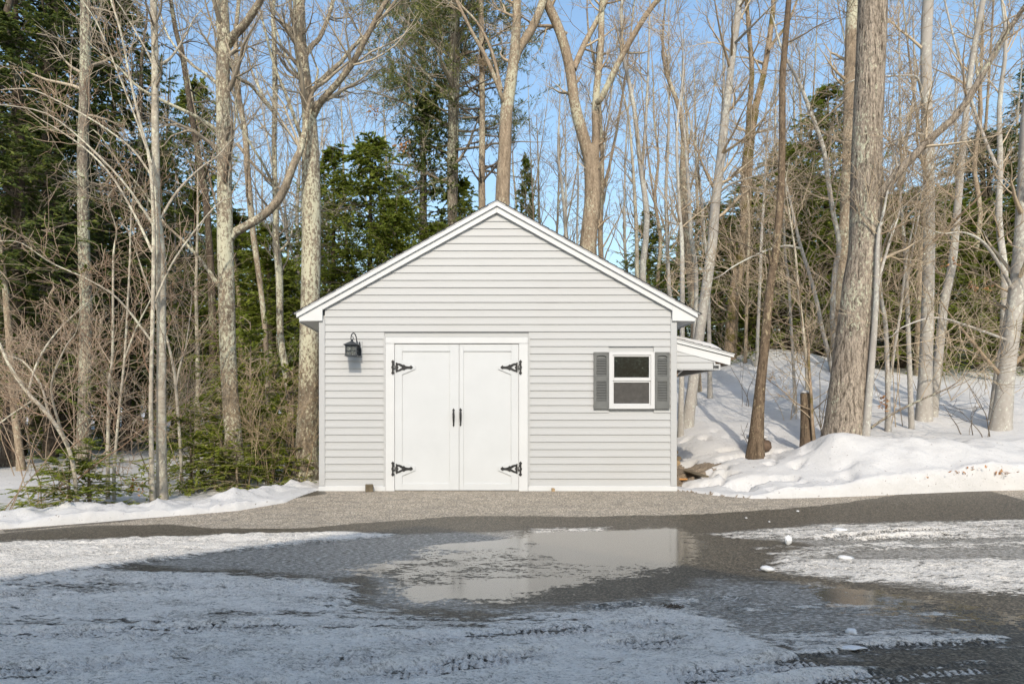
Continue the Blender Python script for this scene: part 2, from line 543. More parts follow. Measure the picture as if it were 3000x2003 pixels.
# ------------------------------------------------------------------ terrain
DRIVE = [(-2.16, 9.45), (-2.2, 9.2), (-2.35, 8.5), (-2.83, 8.04), (-3.86, 7.6), (-4.46, 7.28), (-5.0, 6.98), (-6.9, 6.1), (-9.5, 5.2), (-14, 4.2),
         (-14, -14), (17, -14), (17, 9.75), (10.5, 9.45), (7.85, 9.15), (6.8, 9.02), (5.26, 8.86), (3.85, 8.72), (3.36, 9.0), (3.03, 9.45)]
BARE = [(2.9, 9.95), (2.9, 12.6), (3.25, 12.0), (3.7, 11.4), (4.2, 10.75), (3.75, 10.35), (3.25, 10.02)]


def drive_z(x, d):
    z = -.12 * sst(9.4, 7.25, d) * np.ones_like(x)
    z = z + .05 * sst(4.5, 7.5, x) * sst(6, 9.2, d)
    return z


def terr_z(x, d, full=False):
    x = np.asarray(x, float); d = np.asarray(d, float)
    sd = poly_sd(x, d, DRIVE)
    n1 = fbm(x * .55 + 3, d * .55, 4, 11) - .5
    n2 = fbm(x * 2.3, d * 2.3 + 5, 4, 23) - .5
    n3 = fbm(x * 7.5, d * 7.5 + 5, 3, 31) - .5
    zl = -.10 + .0 * x + .16 * n1 + .05 * n2 + .022 * np.maximum(0, d - 16)
    zl = zl + .02 * np.exp(-((x + 2.9) / .9) ** 2) * sst(7.8, 9.6, d)
    zr = .19 * np.maximum(0, d - 8.5) * sst(2.5, 5.0, x) + .20 * n1 + .05 * n2
    zr = zr + .03 * (x - 3) * sst(8.5, 12, d) * sst(4, 9, x)
    mound = .30 * np.exp(-((d - 10.0 + .05 * (x - 7)) / .85) ** 2) * sst(5.15, 5.85, x)
    mound = mound * (1 + .45 * n2 + .6 * n1)
    zr = zr + mound + .75 * np.exp(-((x - 9.2) / 2.3) ** 2 - ((d - 19) / 2.4) ** 2)
    zr = zr + .28 * np.exp(-((x - 5.9) / .7) ** 2 - ((d - 10.35) / .55) ** 2)
    w = sst(1.0, 3.2, x)
    z = zl * (1 - w) + zr * w
    far = sst(34, 70, d)
    z = np.minimum(z, 5.5) * (1 - far) + far * (np.minimum(z, 5.5) * .6 + 1.5 * fbm(x * .05, d * .05, 3, 5))
    # ploughed bank along the left edge of the drive
    lb = np.exp(-((sd - .60) / .38) ** 2) * sst(-1.2, -2.6, x) * (d > 3)
    z = z + lb * (.12 + .19 * n2 + .13 * n3)
    # trampled yard beside the shed roof
    tr = sst(2.8, 3.3, x) * sst(6.2, 4.6, x) * sst(8.5, 9.2, d) * sst(13.5, 11, d)
    pits = np.minimum(0, fbm(x * 4.2, d * 4.2, 2, 71) - .48) * .8
    z = z + tr * pits
    rim = np.exp(-((sd - .10) / .10) ** 2) * (.05 + .06 * n3) * (d > 2)
    z = z + rim + .014 * n3
    bare = sst(.16, -.16, poly_sd(x, d, BARE))
    z = z - bare * .05
    edge = sst(-.02, .09, sd)
    dz = drive_z(x, d) - .25
    z2 = np.maximum(z, drive_z(x, d) + .03)
    z2 = np.where(sd < 1.2, z2 * sst(1.2, 0, sd) + z * (1 - sst(1.2, 0, sd)), z)
    zz = dz * (1 - edge) + z2 * edge
    # under the garage
    g = (x > -2.12) & (x < 3.0) & (d > 9.52) & (d < 14.0)
    zz = np.where(g, np.minimum(zz, -.05), zz)
    if not full: return zz
    strip = np.exp(-((sd - .03) / .07) ** 2) * sst(3.0, 3.05, x) * sst(4.7, 3.6, x)
    bare = np.maximum(bare, .75 * strip)
    litter = .20 + sst(-1.5, -3, x) * sst(9.5, 13, d) * .12 + sst(16, 22, d) * .35
    return zz, bare, litter


def axis(segs):
    out = []
    for a, b, s in segs:
        out.append(np.arange(a, b, s))
    out.append([segs[-1][1]])
    return np.concatenate(out)


def grid_mesh(name, xs, ds, fn, mat, cut=None):
    X, Dd = np.meshgrid(xs, ds)
    x = X.ravel(); d = Dd.ravel()
    r = fn(x, d)
    z, at = r
    V = np.stack([x, d - D0, z], 1)
    nx, nd = len(xs), len(ds)
    i = np.arange(nx * nd).reshape(nd, nx)
    q = np.stack([i[:-1, :-1], i[:-1, 1:], i[1:, 1:], i[1:, :-1]], -1).reshape(-1, 4)
    if cut is not None:
        q = q[(cut(x, d)[q]).any(axis=1)]
    return np_mesh(name, V, q, mat=mat, smooth=True, attrs=at)


def terr_fn(x, d):
    z, b, l = terr_z(x, d, True)
    return z, {'bare': b, 'litter': l}


xs = axis([(-160, -60, 10), (-60, -20, 2), (-20, -9, .4), (-9, -5.6, .12), (-5.6, 8.5, .045), (8.5, 12, .08), (12, 20, .4), (20, 60, 2), (60, 160, 10)])
ds = axis([(-60, -14, 4), (-14, 4, 1.2), (4, 6.5, .12), (6.5, 13, .04), (13, 22, .12), (22, 36, .5), (36, 80, 2), (80, 240, 10)])
tag(mobj('snow_ground', grid_mesh('snow_ground', xs, ds, terr_fn, M['snow'])), kind='structure')


def G(px, py):
    d = 1.255 * F / (py - CY)
    return ((px - CX) * d / F, d)


def gp(pts): return [G(*p) for p in pts]


SNOWP = [  # (strength, feather, photo polygon)
    (1.0, .20, [(-700, 1600), (350, 1580), (700, 1564), (1000, 1560), (1180, 1564), (940, 1588), (600, 1620), (300, 1665), (0, 1710), (-700, 1730)]),
    (.86, .30, [(-900, 1700), (0, 1690), (300, 1660), (480, 1672), (700, 1676), (1050, 1702), (1080, 1740), (1040, 1772), (1400, 1796), (1900, 1748), (2060, 1745), (2180, 1850), (2320, 1900), (2480, 2010), (2500, 2600), (-900, 2600)]),
    (.60, .12, [(1560, 1546), (1790, 1542), (1800, 1556), (1560, 1562)]),
    (.62, .16, [(2070, 1562), (2400, 1532), (2900, 1526), (3400, 1532), (3400, 1568), (2500, 1586), (2150, 1576)]),
    (.60, .14, [(2210, 1618), (2420, 1592), (2850, 1582), (3400, 1574), (3400, 1594), (2700, 1612), (2330, 1638)]),
    (.74, .20, [(2200, 1668), (2280, 1636), (2700, 1632), (3400, 1636), (3400, 1722), (2900, 1745), (2760, 1722), (2500, 1702), (2350, 1690)]),
    (.58, .14, [(2180, 1600), (2300, 1594), (2420, 1604), (2230, 1612)]),
    (.60, .12, [(1950, 1775), (2400, 1752), (2800, 1790), (2950, 1820), (2500, 1806), (2000, 1812)]),
    (.66, .10, [(2380, 1862), (2700, 1846), (2940, 1866), (2700, 1886)]),
    (.62, .20, [(2150, 1850), (2500, 1815), (2780, 1835), (2950, 1880), (2760, 1910), (2350, 1930)]),
    (.62, .16, [(2250, 1985), (2550, 1950), (2880, 1935), (2950, 1960), (2700, 2030), (2300, 2060)]),
]
ICEP = [
    (.85, .25, [(380, 1650), (640, 1606), (960, 1578), (1200, 1560), (1540, 1552), (1520, 1600), (1250, 1640), (1000, 1702), (700, 1676), (480, 1672)]),
    (.74, .25, [(1040, 1640), (1450, 1770), (1900, 1740), (2060, 1690), (2400, 1700), (2700, 1760), (2800, 1850), (2500, 1960), (2100, 1850), (1400, 1800), (1060, 1780)]),
    (.70, .25, [(2060, 1560), (2400, 1528), (3400, 1524), (3400, 1740), (2800, 1745), (2240, 1680), (2350, 1600)]),
    (.5, .3, [(0, 1585), (400, 1565), (700, 1555), (700, 1580), (0, 1620)]),
]
WATERP = [
    (1.0, .10, [(1565, 1556), (1800, 1552), (1985, 1548), (2010, 1600), (1990, 1640), (1800, 1662), (1640, 1650), (1560, 1616)]),
    (.95, .06, [(1265, 1596), (1500, 1576), (1548, 1580), (1540, 1604), (1300, 1612)]),
    (.80, .10, [(1150, 1712), (1400, 1694), (1700, 1690), (1640, 1722), (1450, 1756), (1200, 1764)]),
    (.52, .16, [(1240, 1600), (1480, 1576), (1560, 1550), (1800, 1548), (1990, 1540), (2080, 1590), (2060, 1650), (1960, 1672), (1850, 1690), (1600, 1742), (1450, 1768), (1220, 1772), (1080, 1724), (1160, 1660)]),
    (.62, .16, [(960, 1672), (1150, 1636), (1280, 1640), (1120, 1690)]),
    (.75, .14, [(2360, 1740), (2440, 1716), (2580, 1730), (2560, 1775), (2430, 1790)]),
    (.45, .3, [(2300, 1690), (2800, 1760), (3300, 1790), (3300, 1880), (2700, 1830), (2350, 1770)]),
]
WETP = [
    (1.0, .10, [(-900, 1700), (-300, 1590), (0, 1562), (250, 1538), (500, 1536), (620, 1548), (900, 1545), (1050, 1532), (1330, 1516), (1700, 1516), (2050, 1512), (2350, 1498), (2480, 1488), (2700, 1470), (2860, 1466), (3000, 1490), (3500, 1530), (3500, 3000), (-900, 3000)]),
    (.9, .06, [(1985, 1443), (2090, 1452), (2200, 1464), (2500, 1458), (2800, 1452), (3400, 1446), (3400, 1452), (2800, 1459), (2500, 1466), (2200, 1474), (2090, 1462)]),
    (.65, .06, [(0, 1552), (400, 1518), (700, 1492), (840, 1470), (930, 1450), (960, 1470), (700, 1502), (400, 1524), (0, 1560)]),
]
TRACKS = [  # photo polylines, strength
    ([(700, 2040), (1200, 1975), (1700, 1915), (2100, 1870), (2500, 1842), (2900, 1840), (3300, 1850)], 1.),
    ([(1300, 2120), (1900, 2010), (2300, 1955), (2650, 1905), (3000, 1895)], 1.),
    ([(1800, 2200), (2300, 2040), (2700, 1975), (3100, 1950)], 1.),
    ([(2240, 1606), (2430, 1580), (2640, 1560), (2900, 1548)], .9),
    ([(2260, 1615), (2460, 1592), (2700, 1574), (3000, 1566)], .6),
    ([(-500, 1880), (200, 1862), (700, 1845), (1300, 1822), (1800, 1786), (2150, 1762)], .7),
    ([(-500, 1760), (100, 1745), (500, 1730), (900, 1725)], .45),
    ([(470, 1690), (510, 1720), (525, 1760), (505, 1810), (440, 1870)], .5),
    ([(-300, 2010), (400, 1950), (900, 1905), (1400, 1872), (1950, 1830)], .8),
    ([(100, 2090), (700, 1985), (1100, 1935)], .7),
]


def mask(x, d, polys, wob):
    out = np.zeros(x.shape)
    for s, f, pts in polys:
        sd = poly_sd(x, d, gp(pts)) + wob
        out = np.maximum(out, s * sst(f, -f, sd))
    return out


def drive_fn(x, d):
    z = drive_z(x, d)
    front = d > 1.2
    wob = .22 * (fbm(x * 1.4, d * 3.2, 4, 41) - .5)
    snow = mask(x, d, SNOWP, wob); ice = mask(x, d, ICEP, wob); water = mask(x, d, WATERP, wob); wet = mask(x, d, WETP, wob * .55)
    back = d < 2.4
    snow = np.where(back, .8, snow); wet = np.where(back, 1., wet)
    # gaps scoured out of the packed snow
    gap = sst(.56, .70, fbm(x * .75 + 8, d * 2.6, 4, 57))
    snow = snow - .22 * gap * (d < 6.0)
    streak = fbm(x * 2.2, d * 9, 4, 91) - .5
    lump = fbm(x * 9, d * 13, 3, 97) - .5
    th = sst(.35, .8, snow)
    cr = fbm(x * 21, d * 27, 3, 103) - .5
    rel = th * (.016 + .036 * streak + .034 * lump + .022 * cr)
    for pts, s in TRACKS:
        pl = gp(pts)
        dist, arc, side = line_dist(x, d, pl)
        w = .105
        inn = sst(w, w * .75, dist)
        ridge = np.exp(-((dist - w * 1.15) / .03) ** 2)
        u = arc / .042 + side * dist * 9
        tread = np.abs((u % 1.) - .5) * 2
        lug = sst(.35, .6, tread) * sst(.010, .022, np.abs(dist - .045))
        on = s * sst(.2, .5, np.maximum(snow, ice * .8)) * sst(.38, .52, fbm(x * 1.3, d * 1.9, 3, 77 + len(pts)))
        rel = rel + on * (inn * (-.020 + .020 * lug) + ridge * .022)
        snow = snow + on * (inn * (lug * .42 - .27) + ridge * .26)
    z = z + np.maximum(rel, -.004) * front * (1 - sst(.3, .6, water))
    z = np.where(water > .45, np.minimum(z, -.1195), z)
    return z, {'snow': snow, 'ice': ice, 'water': water, 'wet': wet}


xs = axis([(-14, -6, .5), (-6, -3.4, .03), (-3.4, 5.2, .016), (5.2, 8.5, .03), (8.5, 17, .25)])
ds = axis([(-14, 1.5, .6), (1.5, 2.8, .05), (2.8, 5.0, .014), (5.0, 7.6, .018), (7.6, 9.77, .04)])
tag(mobj('driveway', grid_mesh('driveway', xs, ds, drive_fn, M['drive'], lambda x, d: (poly_sd(x, d, DRIVE) < .05) | ((x > -2.1) & (x < 3) & (d > 9)))), kind='structure')


def tz(x, d): return float(terr_z(np.array([float(x)]), np.array([float(d)]))[0])


# ------------------------------------------------------------------ garage
gar = empty('garage', (0.44, 0, 0), 'pale clapboard garage with white double doors, one shuttered window and gabled roof', 'garage')
GL = (-0.44, 0, 0)     # local shift of parts: they are modelled in world space


class GB(MB):
    def build(self, name, mat, parent=None, **kw):
        self.v = [(x - .44, y, z) for x, y, z in self.v] if parent is gar or kw.pop('sub', False) else self.v
        return MB.build(self, name, mat, parent, **kw)


XL, XR = W(935, 0)[0], W(1982, 0)[0]
PKX = W(1455, 0)[0]
PKZ = W(0, 625)[1]            # underside of the rake fascia at the peak
PITCH = .5575
DEPTH = 4.4
ZE = W(0, 941)[1]


def roofz(x, top=PKZ): return top - abs(x - PKX) * PITCH


# siding: lapped courses as real boards, openings left free
course = .1075
z0 = W(0, 1423)[1]
doorL, doorR, doorT = W(1126, 0)[0], W(1549, 0)[0], W(0, 986)[1]
winL, winR, winB, winT = W(1783, 0)[0], W(1915, 0)[0], W(0, 1197)[1], W(0, 1031)[1]
sid = GB(); rng = random.Random(5)
xl, xr = XL + .085, XR - .085
k = 0
while True:
    a = z0 + k * course; b = a + course
    if a > PKZ - .01: break
    spans = [(xl, xr)]
    if b > PKZ - (PKX - xl) * PITCH - .05:
        hw = (PKZ + .05 - a) / PITCH
        spans = [(max(xl, PKX - hw), min(xr, PKX + hw))]
    if a < doorT - .002:
        spans = [(xl, doorL), (doorR, xr)]
    ns = []
    for s0, s1 in spans:
        if a < winT - .004 and b > winB + .004 and s0 < winL < s1:
            ns += [(s0, winL), (winR, s1)]
        else: ns.append((s0, s1))
    for s0, s1 in ns:
        cuts = [s0, s1]
        if s1 - s0 > 3.2: cuts = [s0, s0 + (s1 - s0) * rng.uniform(.25, .75), s1]
        for c0, c1 in zip(cuts[:-1], cuts[1:]):
            j = .0012 * (1 if c0 > s0 else 0)
            aa, bb = a, b
            if b > doorT > a and c0 < doorL + .01 < c1: pass
            ps = [(-.0135 - j, aa), (-.013 - j, aa + .006), (-.0075 - j, aa + .05), (-.0068 - j, aa + .053), (-.0015 - j, bb + .004), (.012, bb + .004), (.012, aa)]
            n = len(ps)
            sid.add([(c0, y, z) for y, z in ps] + [(c1, y, z) for y, z in ps],
                    [tuple(range(n)), tuple(range(2 * n - 1, n - 1, -1))] + [(i, i + n, (i + 1) % n + n, (i + 1) % n) for i in range(n)])
    k += 1
sid.build('siding', M['siding'], gar, fixn=True)

wall = GB()   # sheathing behind the boards and the other three walls
wall.prism([(XL + .01, .0), (XR - .01, .0), (XR - .01, ZE + .05), (PKX, roofz(PKX) + .02), (XL + .01, ZE + .05)], .013, .05)
for x0, x1 in ((XL + .004, XL + .05), (XR - .05, XR - .004)):
    wall.box(x0, x1, .051, DEPTH - .05, 0, ZE + .06)
wall.prism([(XL + .004, 0), (XR - .004, 0), (XR - .004, ZE + .06), (PKX, roofz(PKX) + .02), (XL + .004, ZE + .06)], DEPTH - .05, DEPTH)
wall.build('wall', M['siding'], gar)
for side, x0, x1 in (('l', XL, W(953, 0)[0]), ('r', W(1963.5, 0)[0], XR)):
    c = GB(); c.box(x0, x1, -.022, .10, W(0, 1423)[1] + .002, ZE + .03)
    c.build('corner_post', M['siding'], gar, bevel=.006)
b = GB()
b.box(XL - .003, W(1129.5, 0)[0], -.026, .02, -.02, W(0, 1423)[1])
b.build('base_board', M['white'], gar, bevel=.003)
b = GB(); b.box(W(1547, 0)[0], XR + .003, -.026, .02, -.02, W(0, 1423)[1])
b.build('base_board', M['white'], gar, bevel=.003)

# rake boards with boxed eave returns
fa = GB()
vt = lambda px: (px / 200.)
e_l, e_r = W(878, 0)[0], W(2035, 0)[0]


def rake(mb, top, thick, y0, y1, xa, xb):
    """chevron strip: top = height of the upper edge at the peak, thick = vertical thickness"""
    mb.prism([(xa, roofz(xa, top)), (PKX, top), (PKX, top - thick), (xa, roofz(xa, top) - thick)], y0, y1)
    mb.prism([(PKX + .0008, top), (xb, roofz(xb, top)), (xb, roofz(xb, top) - thick), (PKX + .0008, top - thick)], y0, y1)


zt = W(0, 594)[1]
rake(fa, W(0, 607)[1], .092, -.050, .012, W(946, 0)[0], W(1967, 0)[0])
topz = W(0, 607)[1]
for xa, xb, s in ((e_l, W(947, 0)[0], 1), (e_r, W(1966.5, 0)[0], -1)):
    xin = xb - s * .002
    fa.prism([(xa, roofz(xa, topz)), (xin, roofz(xin, topz)), (xin, ZE + .0), (xa + s * .007, ZE - .006)], -.052, .011)
fa.build('rake_board', M['white'], gar, bevel=.003, fixn=True)
fb = GB()
rake(fb, W(0, 594)[1], .067, -.078, .02, W(870, 0)[0] + .01, W(2041, 0)[0] - .01)
fb.build('rake_trim', M['white'], gar, bevel=.002, fixn=True)
fc = GB()
rake(fc, W(0, 591.5)[1], .014, -.086, .0, W(866, 0)[0], W(2045.5, 0)[0])
fc.build('drip_edge', M['soffit'], gar, fixn=True)
rf = GB()
rng = random.Random(8)
for s, xe in ((-1, W(865, 0)[0]), (1, W(2046, 0)[0])):
    L = abs(xe - PKX); nrow = 24
    for i in range(nrow):                      # shingle rows, each lapping the one below
        u0 = L * i / nrow; u1 = L * (i + 1) / nrow + .02
        x0, x1 = PKX + s * u0, PKX + s * u1
        t = W(0, 591)[1]
        zz0, zz1 = t - u0 * PITCH, t - u1 * PITCH
        y0 = -.092 - rng.uniform(0, .008)
        V = [(x0, y0, zz0), (x1, y0, zz1 + .010), (x1, DEPTH + .1, zz1 + .010), (x0, DEPTH + .1, zz0),
             (x0, y0, zz0 - .006), (x1, y0, zz1), (x1, DEPTH + .1, zz1), (x0, DEPTH + .1, zz0 - .006)]
        rf.add(V, [(0, 1, 2, 3), (7, 6, 5, 4), (0, 4, 5, 1), (1, 5, 6, 2), (2, 6, 7, 3), (3, 7, 4, 0)])
rf.build('roof', M['shingle'], gar, fixn=True)
for xa, xb, s in ((e_l, XL, 1), (e_r, XR, -1)):
    so = GB()
    x0, x1 = min(xa, xb), max(xa, xb)
    nb = 30
    for i in range(nb):                        # vented soffit strips
        ya = .02 + (DEPTH - .04) * i / nb; yb = .02 + (DEPTH - .04) * (i + 1) / nb
        so.box(x0, x1, ya, yb - .006, ZE - .004, ZE + .012)
    so.box(xa - .012 if s > 0 else xa - .003, xa + .003 if s > 0 else xa + .012, .012, DEPTH, ZE - .016, ZE + .12)
    so.build('soffit', M['soffit'], gar)

# double doors
dz0, dzt = W(0, 1437.5)[1], W(0, 1007)[1]
tr = GB()
tr.box(W(1130, 0)[0], W(1157, 0)[0] - .004, -.030, .02, -.02, W(0, 1007)[1])
tr.box(W(1519, 0)[0] + .004, W(1546, 0)[0], -.030, .02, -.02, W(0, 1007)[1])
tr.box(W(1130, 0)[0], W(1546, 0)[0], -.032, .02, W(0, 1007)[1] + .003, W(0, 989)[1])
tr.build('door_casing', M['white'], gar, bevel=.003)
jc = GB()
jc.box(W(1124, 0)[0], W(1129.5, 0)[0], -.020, .02, W(0, 1423)[1] + .003, W(0, 984)[1]); jc.box(W(1546.5, 0)[0], W(1552, 0)[0], -.020, .02, W(0, 1423)[1] + .003, W(0, 984)[1])
jc.box(W(1129.8, 0)[0], W(1546.2, 0)[0], -.020, .02, W(0, 988.5)[1], W(0, 984)[1])
jc.build('channel_trim', M['siding'], gar)


def door(x0, x1, px0, px1, hinge):
    """x0..x1 leaf, px0..px1 recessed panel (world X); hinge = 'L' or 'R'"""
    pz0, pz1 = W(0, 1416)[1], W(0, 1029)[1]
    fr = GB()
    yf = -.016
    fr.box(x0, px0, yf, .018, dz0 + .012, dzt - .006); fr.box(px1, x1, yf, .018, dz0 + .012, dzt - .006)
    fr.box(px0 + .0005, px1 - .0005, yf + .0015, .018, dz0 + .012, pz0); fr.box(px0 + .0005, px1 - .0005, yf + .0015, .018, pz1, dzt - .006)
    n = 1                                       # plain panel
    for i in range(n):
        a = px0 + (px1 - px0) * i / n; bb = px0 + (px1 - px0) * (i + 1) / n
        fr.box(a + .0004, bb - .0004, -.002, .012, pz0 - .01, pz1 + .01)
    for dy in (0, 296):                         # pointed pads under the strap hinges
        pts = [W(1178.5, 1054 + dy), W(1217, 1070 + dy), W(1217, 1081 + dy), W(1178.5, 1097.5 + dy)]
        if hinge == 'R': pts = [(2 * AX - x, z) for x, z in pts]
        fr.prism(pts, yf + .001, -.0025)
    return fr


AX = W(1338, 0)[0]
sl = [(285, 295), (305, 300), (325, 312), (360, 315), (400, 328), (425, 345), (440, 345), (455, 340), (468, 350), (480, 365), (520, 376), (560, 380), (585, 372), (600, 355),
      (622, 375), (645, 398), (622, 422), (600, 440), (585, 428), (560, 425), (520, 428), (480, 440), (468, 452), (455, 460), (440, 452), (420, 450), (390, 468), (360, 482), (325, 490), (300, 505), (285, 500)]
heart = [(285, 402), (345, 402), (328, 422), (325, 450), (345, 448), (420, 401), (345, 352), (325, 355), (328, 380), (345, 400), (285, 400)]
butt = [(192, 280), (225, 243), (262, 283), (247, 310), (258, 330), (258, 352), (247, 360), (247, 410), (262, 420), (262, 440), (245, 450), (245, 490), (262, 520), (225, 557), (192, 520), (207, 490), (207, 440), (192, 400), (207, 360), (207, 310)]


def hpt(p, dy, mir):
    x, z = W(1120 + p[0] / 7.13, 1020 + p[1] / 7.13 + dy)
    return (2 * AX - x if mir else x, z)


def pull(cx, ztop, zbot):
    hb = GB(); L = ztop - zbot
    def q(pts, y0, y1): hb.prism([(cx + a, ztop - L * t) for a, t in pts], y0, y1)
    q([(0, 0), (.020, .12), (.009, .17), (-.009, .17), (-.020, .12)], -.024, -.0165)
    q([(.006, .84), (.014, .90), (0, 1.), (-.014, .90), (-.006, .84)], -.024, -.0165)
    pts = [(cx, -.022, ztop - L * .14), (cx, -.045, ztop - L * .20), (cx, -.060, ztop - L * .30), (cx, -.062, ztop - L * .48), (cx, -.056, ztop - L * .68), (cx, -.040, ztop - L * .82), (cx, -.022, ztop - L * .88)]
    hb.tube(pts, [.011, .013, .0165, .0165, .013, .009, .007], 10)
    return hb


for nm, x0, x1, p0, p1, hg in (('L', W(1157, 0)[0], W(1344.6, 0)[0], W(1178.5, 0)[0], W(1318, 0)[0], 'L'), ('R', W(1345.8, 0)[0], W(1519, 0)[0], W(1358, 0)[0], W(1497.5, 0)[0], 'R')):
    dr = door(x0, x1, p0, p1, hg).build('door', M['door'], gar, bevel=.0015)
    for dy in (0, 296):
        hb = GB(); mir = hg == 'R'
        k1 = [hpt(p, dy, mir) for p in sl + heart]
        hb.prism(k1, -.0235, -.0172)
        hb.prism([hpt(p, dy, mir) for p in butt], -.0385, -.0325)
        kx = hpt((270, 400), dy, mir)
        for s in (-1, 0, 1):
            zc = kx[1] + s * .020
            hb.lathe([(.0065, -.0085), (.0065, .0085)], (kx[0], -.034, zc), 8)
        for p in ((225, 275), (225, 520)):
            c = hpt(p, dy, mir); hb.lathe([(.006, -.0425), (.006, -.0385)], (c[0], 0, c[1]), 6, 'y')
        for p in ((605, 398), (465, 400), (305, 320), (305, 480)):
            c = hpt(p, dy, mir); hb.lathe([(.006, -.027), (.006, -.0235)], (c[0], 0, c[1]), 6, 'y')
        hb.build('hinge', M['iron'], dr, sub=True, fixn=True)
    cxp = W(1328.9, 0)[0] if hg == 'L' else W(1349.4, 0)[0]
    ph = (1195, 1250) if hg == 'L' else (1194, 1249)
    pull(cxp, W(0, ph[0])[1], W(0, ph[1])[1]).build('handle', M['iron'], dr, sub=True, fixn=True)

# window with two sashes
wn = bpy.data.objects.new('window', None); put(wn, gar)
fx = lambda x: W(1720 + x / 7.467, 0)[0]
fz = lambda y: W(0, 1010 + y / 7.467)[1]
w = GB()
x0, x1, zt_, zb_ = fx(470), fx(1462), fz(163), fz(1400)
w.box(x0, x0 + .055, -.045, .03, zb_, zt_); w.box(x1 - .055, x1, -.045, .03, zb_, zt_)
w.box(x0 + .055, x1 - .055, -.045, .03, zt_ - .045, zt_); w.box(x0 + .055, x1 - .055, -.045, .03, zb_, zb_ + .055)
w.box(x0 - .012, x0, -.030, .02, zb_ - .006, zt_ + .006); w.box(x1, x1 + .012, -.030, .02, zb_ - .006, zt_ + .006)
w.build('frame', M['vinylframe'], wn, bevel=.003, sub=True)
for nm, za, zb2, yy in (('up', fz(790), zt_ - .046, -.034), ('lo', zb_ + .056, fz(795), -.024)):
    s = GB(); xa, xb = x0 + .056, x1 - .056
    t = .017 if nm == 'up' else .014
    s.box(xa, xa + t, yy, yy + .03, za, zb2); s.box(xb - t * 1.4, xb, yy, yy + .03, za, zb2)
    s.box(xa + t, xb - t * 1.4, yy, yy + .03, zb2 - .02, zb2); s.box(xa + t, xb - t * 1.4, yy, yy + .03, za, za + (.05 if nm == 'up' else .022))
    so_ = s.build('sash', M['vinylframe'], wn, bevel=.002, sub=True)
n = N('window_glass'); v = n.obj()
g1 = n.noise(v, 26, 5, .7)
M['glass_up'] = n.fin(n.ramp(g1, [(.45, (.004, .006, .007)), (.62, (.014, .020, .019)), (.72, (.08, .09, .075))]), .08, None, .2)  # mottling stands for screen and tree reflections, put into the pane colour
n = N('insect_screen'); v = n.obj()
M['glass_lo'] = n.fin(n.ramp(n.noise(v, 12, 5, .7), [(.3, (.050, .047, .043)), (.7, (.078, .073, .067))]), .6, n.bump(n.noise(v, 300, 2), .2, .002), .2)
for mat, za, zb2, yy in ((M['glass_up'], fz(741), fz(255), -.020), (M['glass_lo'], fz(1285), fz(828), -.012)):
    s = GB(); s.box(x0 + .07, x1 - .075, yy, yy + .006, za - .004, zb2 + .004)
    s.build('pane', mat, wn, sub=True)
# louvred shutters
for xa, xb in ((fx(137), fx(468)), (fx(1464), fx(1790))):
    s = GB(); zt2, zb2 = fz(163), fz(1400)
    t = .038
    s.box(xa, xa + t, -.042, -.014, zb2, zt2); s.box(xb - t, xb, -.042, -.014, zb2, zt2)
    s.box(xa + t, xb - t, -.022, -.014, zb2, zt2)
    s.box(xa + t, xb - t, -.040, -.022, fz(800), fz(680)); s.box(xa + t, xb - t, -.040, -.022, zb2, fz(1232))
    # top rail with a shallow arch
    cx = (xa + xb) / 2; hw = (xb - xa) / 2 - t; zA = fz(278)
    arch = [(cx + hw * math.cos(a), zA + .030 * math.sin(a)) for a in np.linspace(0, math.pi, 13)]
    s.prism([(xb - t, zt2)] + [(xb - t, zA)] + arch[1:-1] + [(xa + t, zA), (xa + t, zt2)], -.040, -.022)
    for za, zb3, nn in ((fz(678), fz(282), 11), (fz(1230), fz(804), 12)):
        hgt = (zb3 - za) / nn
        for i in range(nn):
            zc = za + i * hgt
            s.add([(xa + t, -.040, zc + .004), (xb - t, -.040, zc + .004), (xb - t, -.023, zc + hgt), (xa + t, -.023, zc + hgt),
                   (xa + t, -.0345, zc + .001), (xb - t, -.0345, zc + .001), (xb - t, -.021, zc + hgt - .003), (xa + t, -.021, zc + hgt - .003)],
                  [(0, 1, 2, 3), (7, 6, 5, 4), (0, 4, 5, 1), (3, 2, 6, 7), (0, 3, 7, 4), (1, 5, 6, 2)])
    for zz in (fz(200), fz(735), fz(1350)):
        for xx in (xa + t * .55, xb - t * .55):
            s.lathe([(.008, -.047), (.008, -.042)], (xx, 0, zz), 8, 'y')
    s.build('shutter', M['shutter'], gar, fixn=True)

# lean-to roof on the right wall
lt = bpy.data.objects.new('lean_to', None); put(lt, gar)
LX = lambda px: W(px, 0)[0]
LY0 = .03; LD = 2.4
s = GB()
s.prism([W(1981.5, 1003), W(2143.5, 1046), W(2142, 1069.5), W(1981.5, 1026.5)], LY0, LY0 + .025)
s.prism([W(2142, 1045.8), W(2144.5, 1046.4), W(2143.5, 1069.5), W(2141.4, 1069)], LY0 + .026, LY0 + LD)
s.build('fascia', M['white'], lt, sub=True, bevel=.002, fixn=True)
s = GB()
s.prism([W(1981.5, 994.5), W(2152, 1039), W(2151, 1045.5), W(1981.5, 1003)], LY0 - .02, LY0 + .03)
s.prism([W(1981.5, 991.5), W(2153, 1036), W(2153, 1038.6), W(1981.5, 994.2)], LY0 - .028, LY0 + .03)
s.build('rake_trim', M['white'], lt, sub=True, fixn=True)
s = GB()
nr = 7
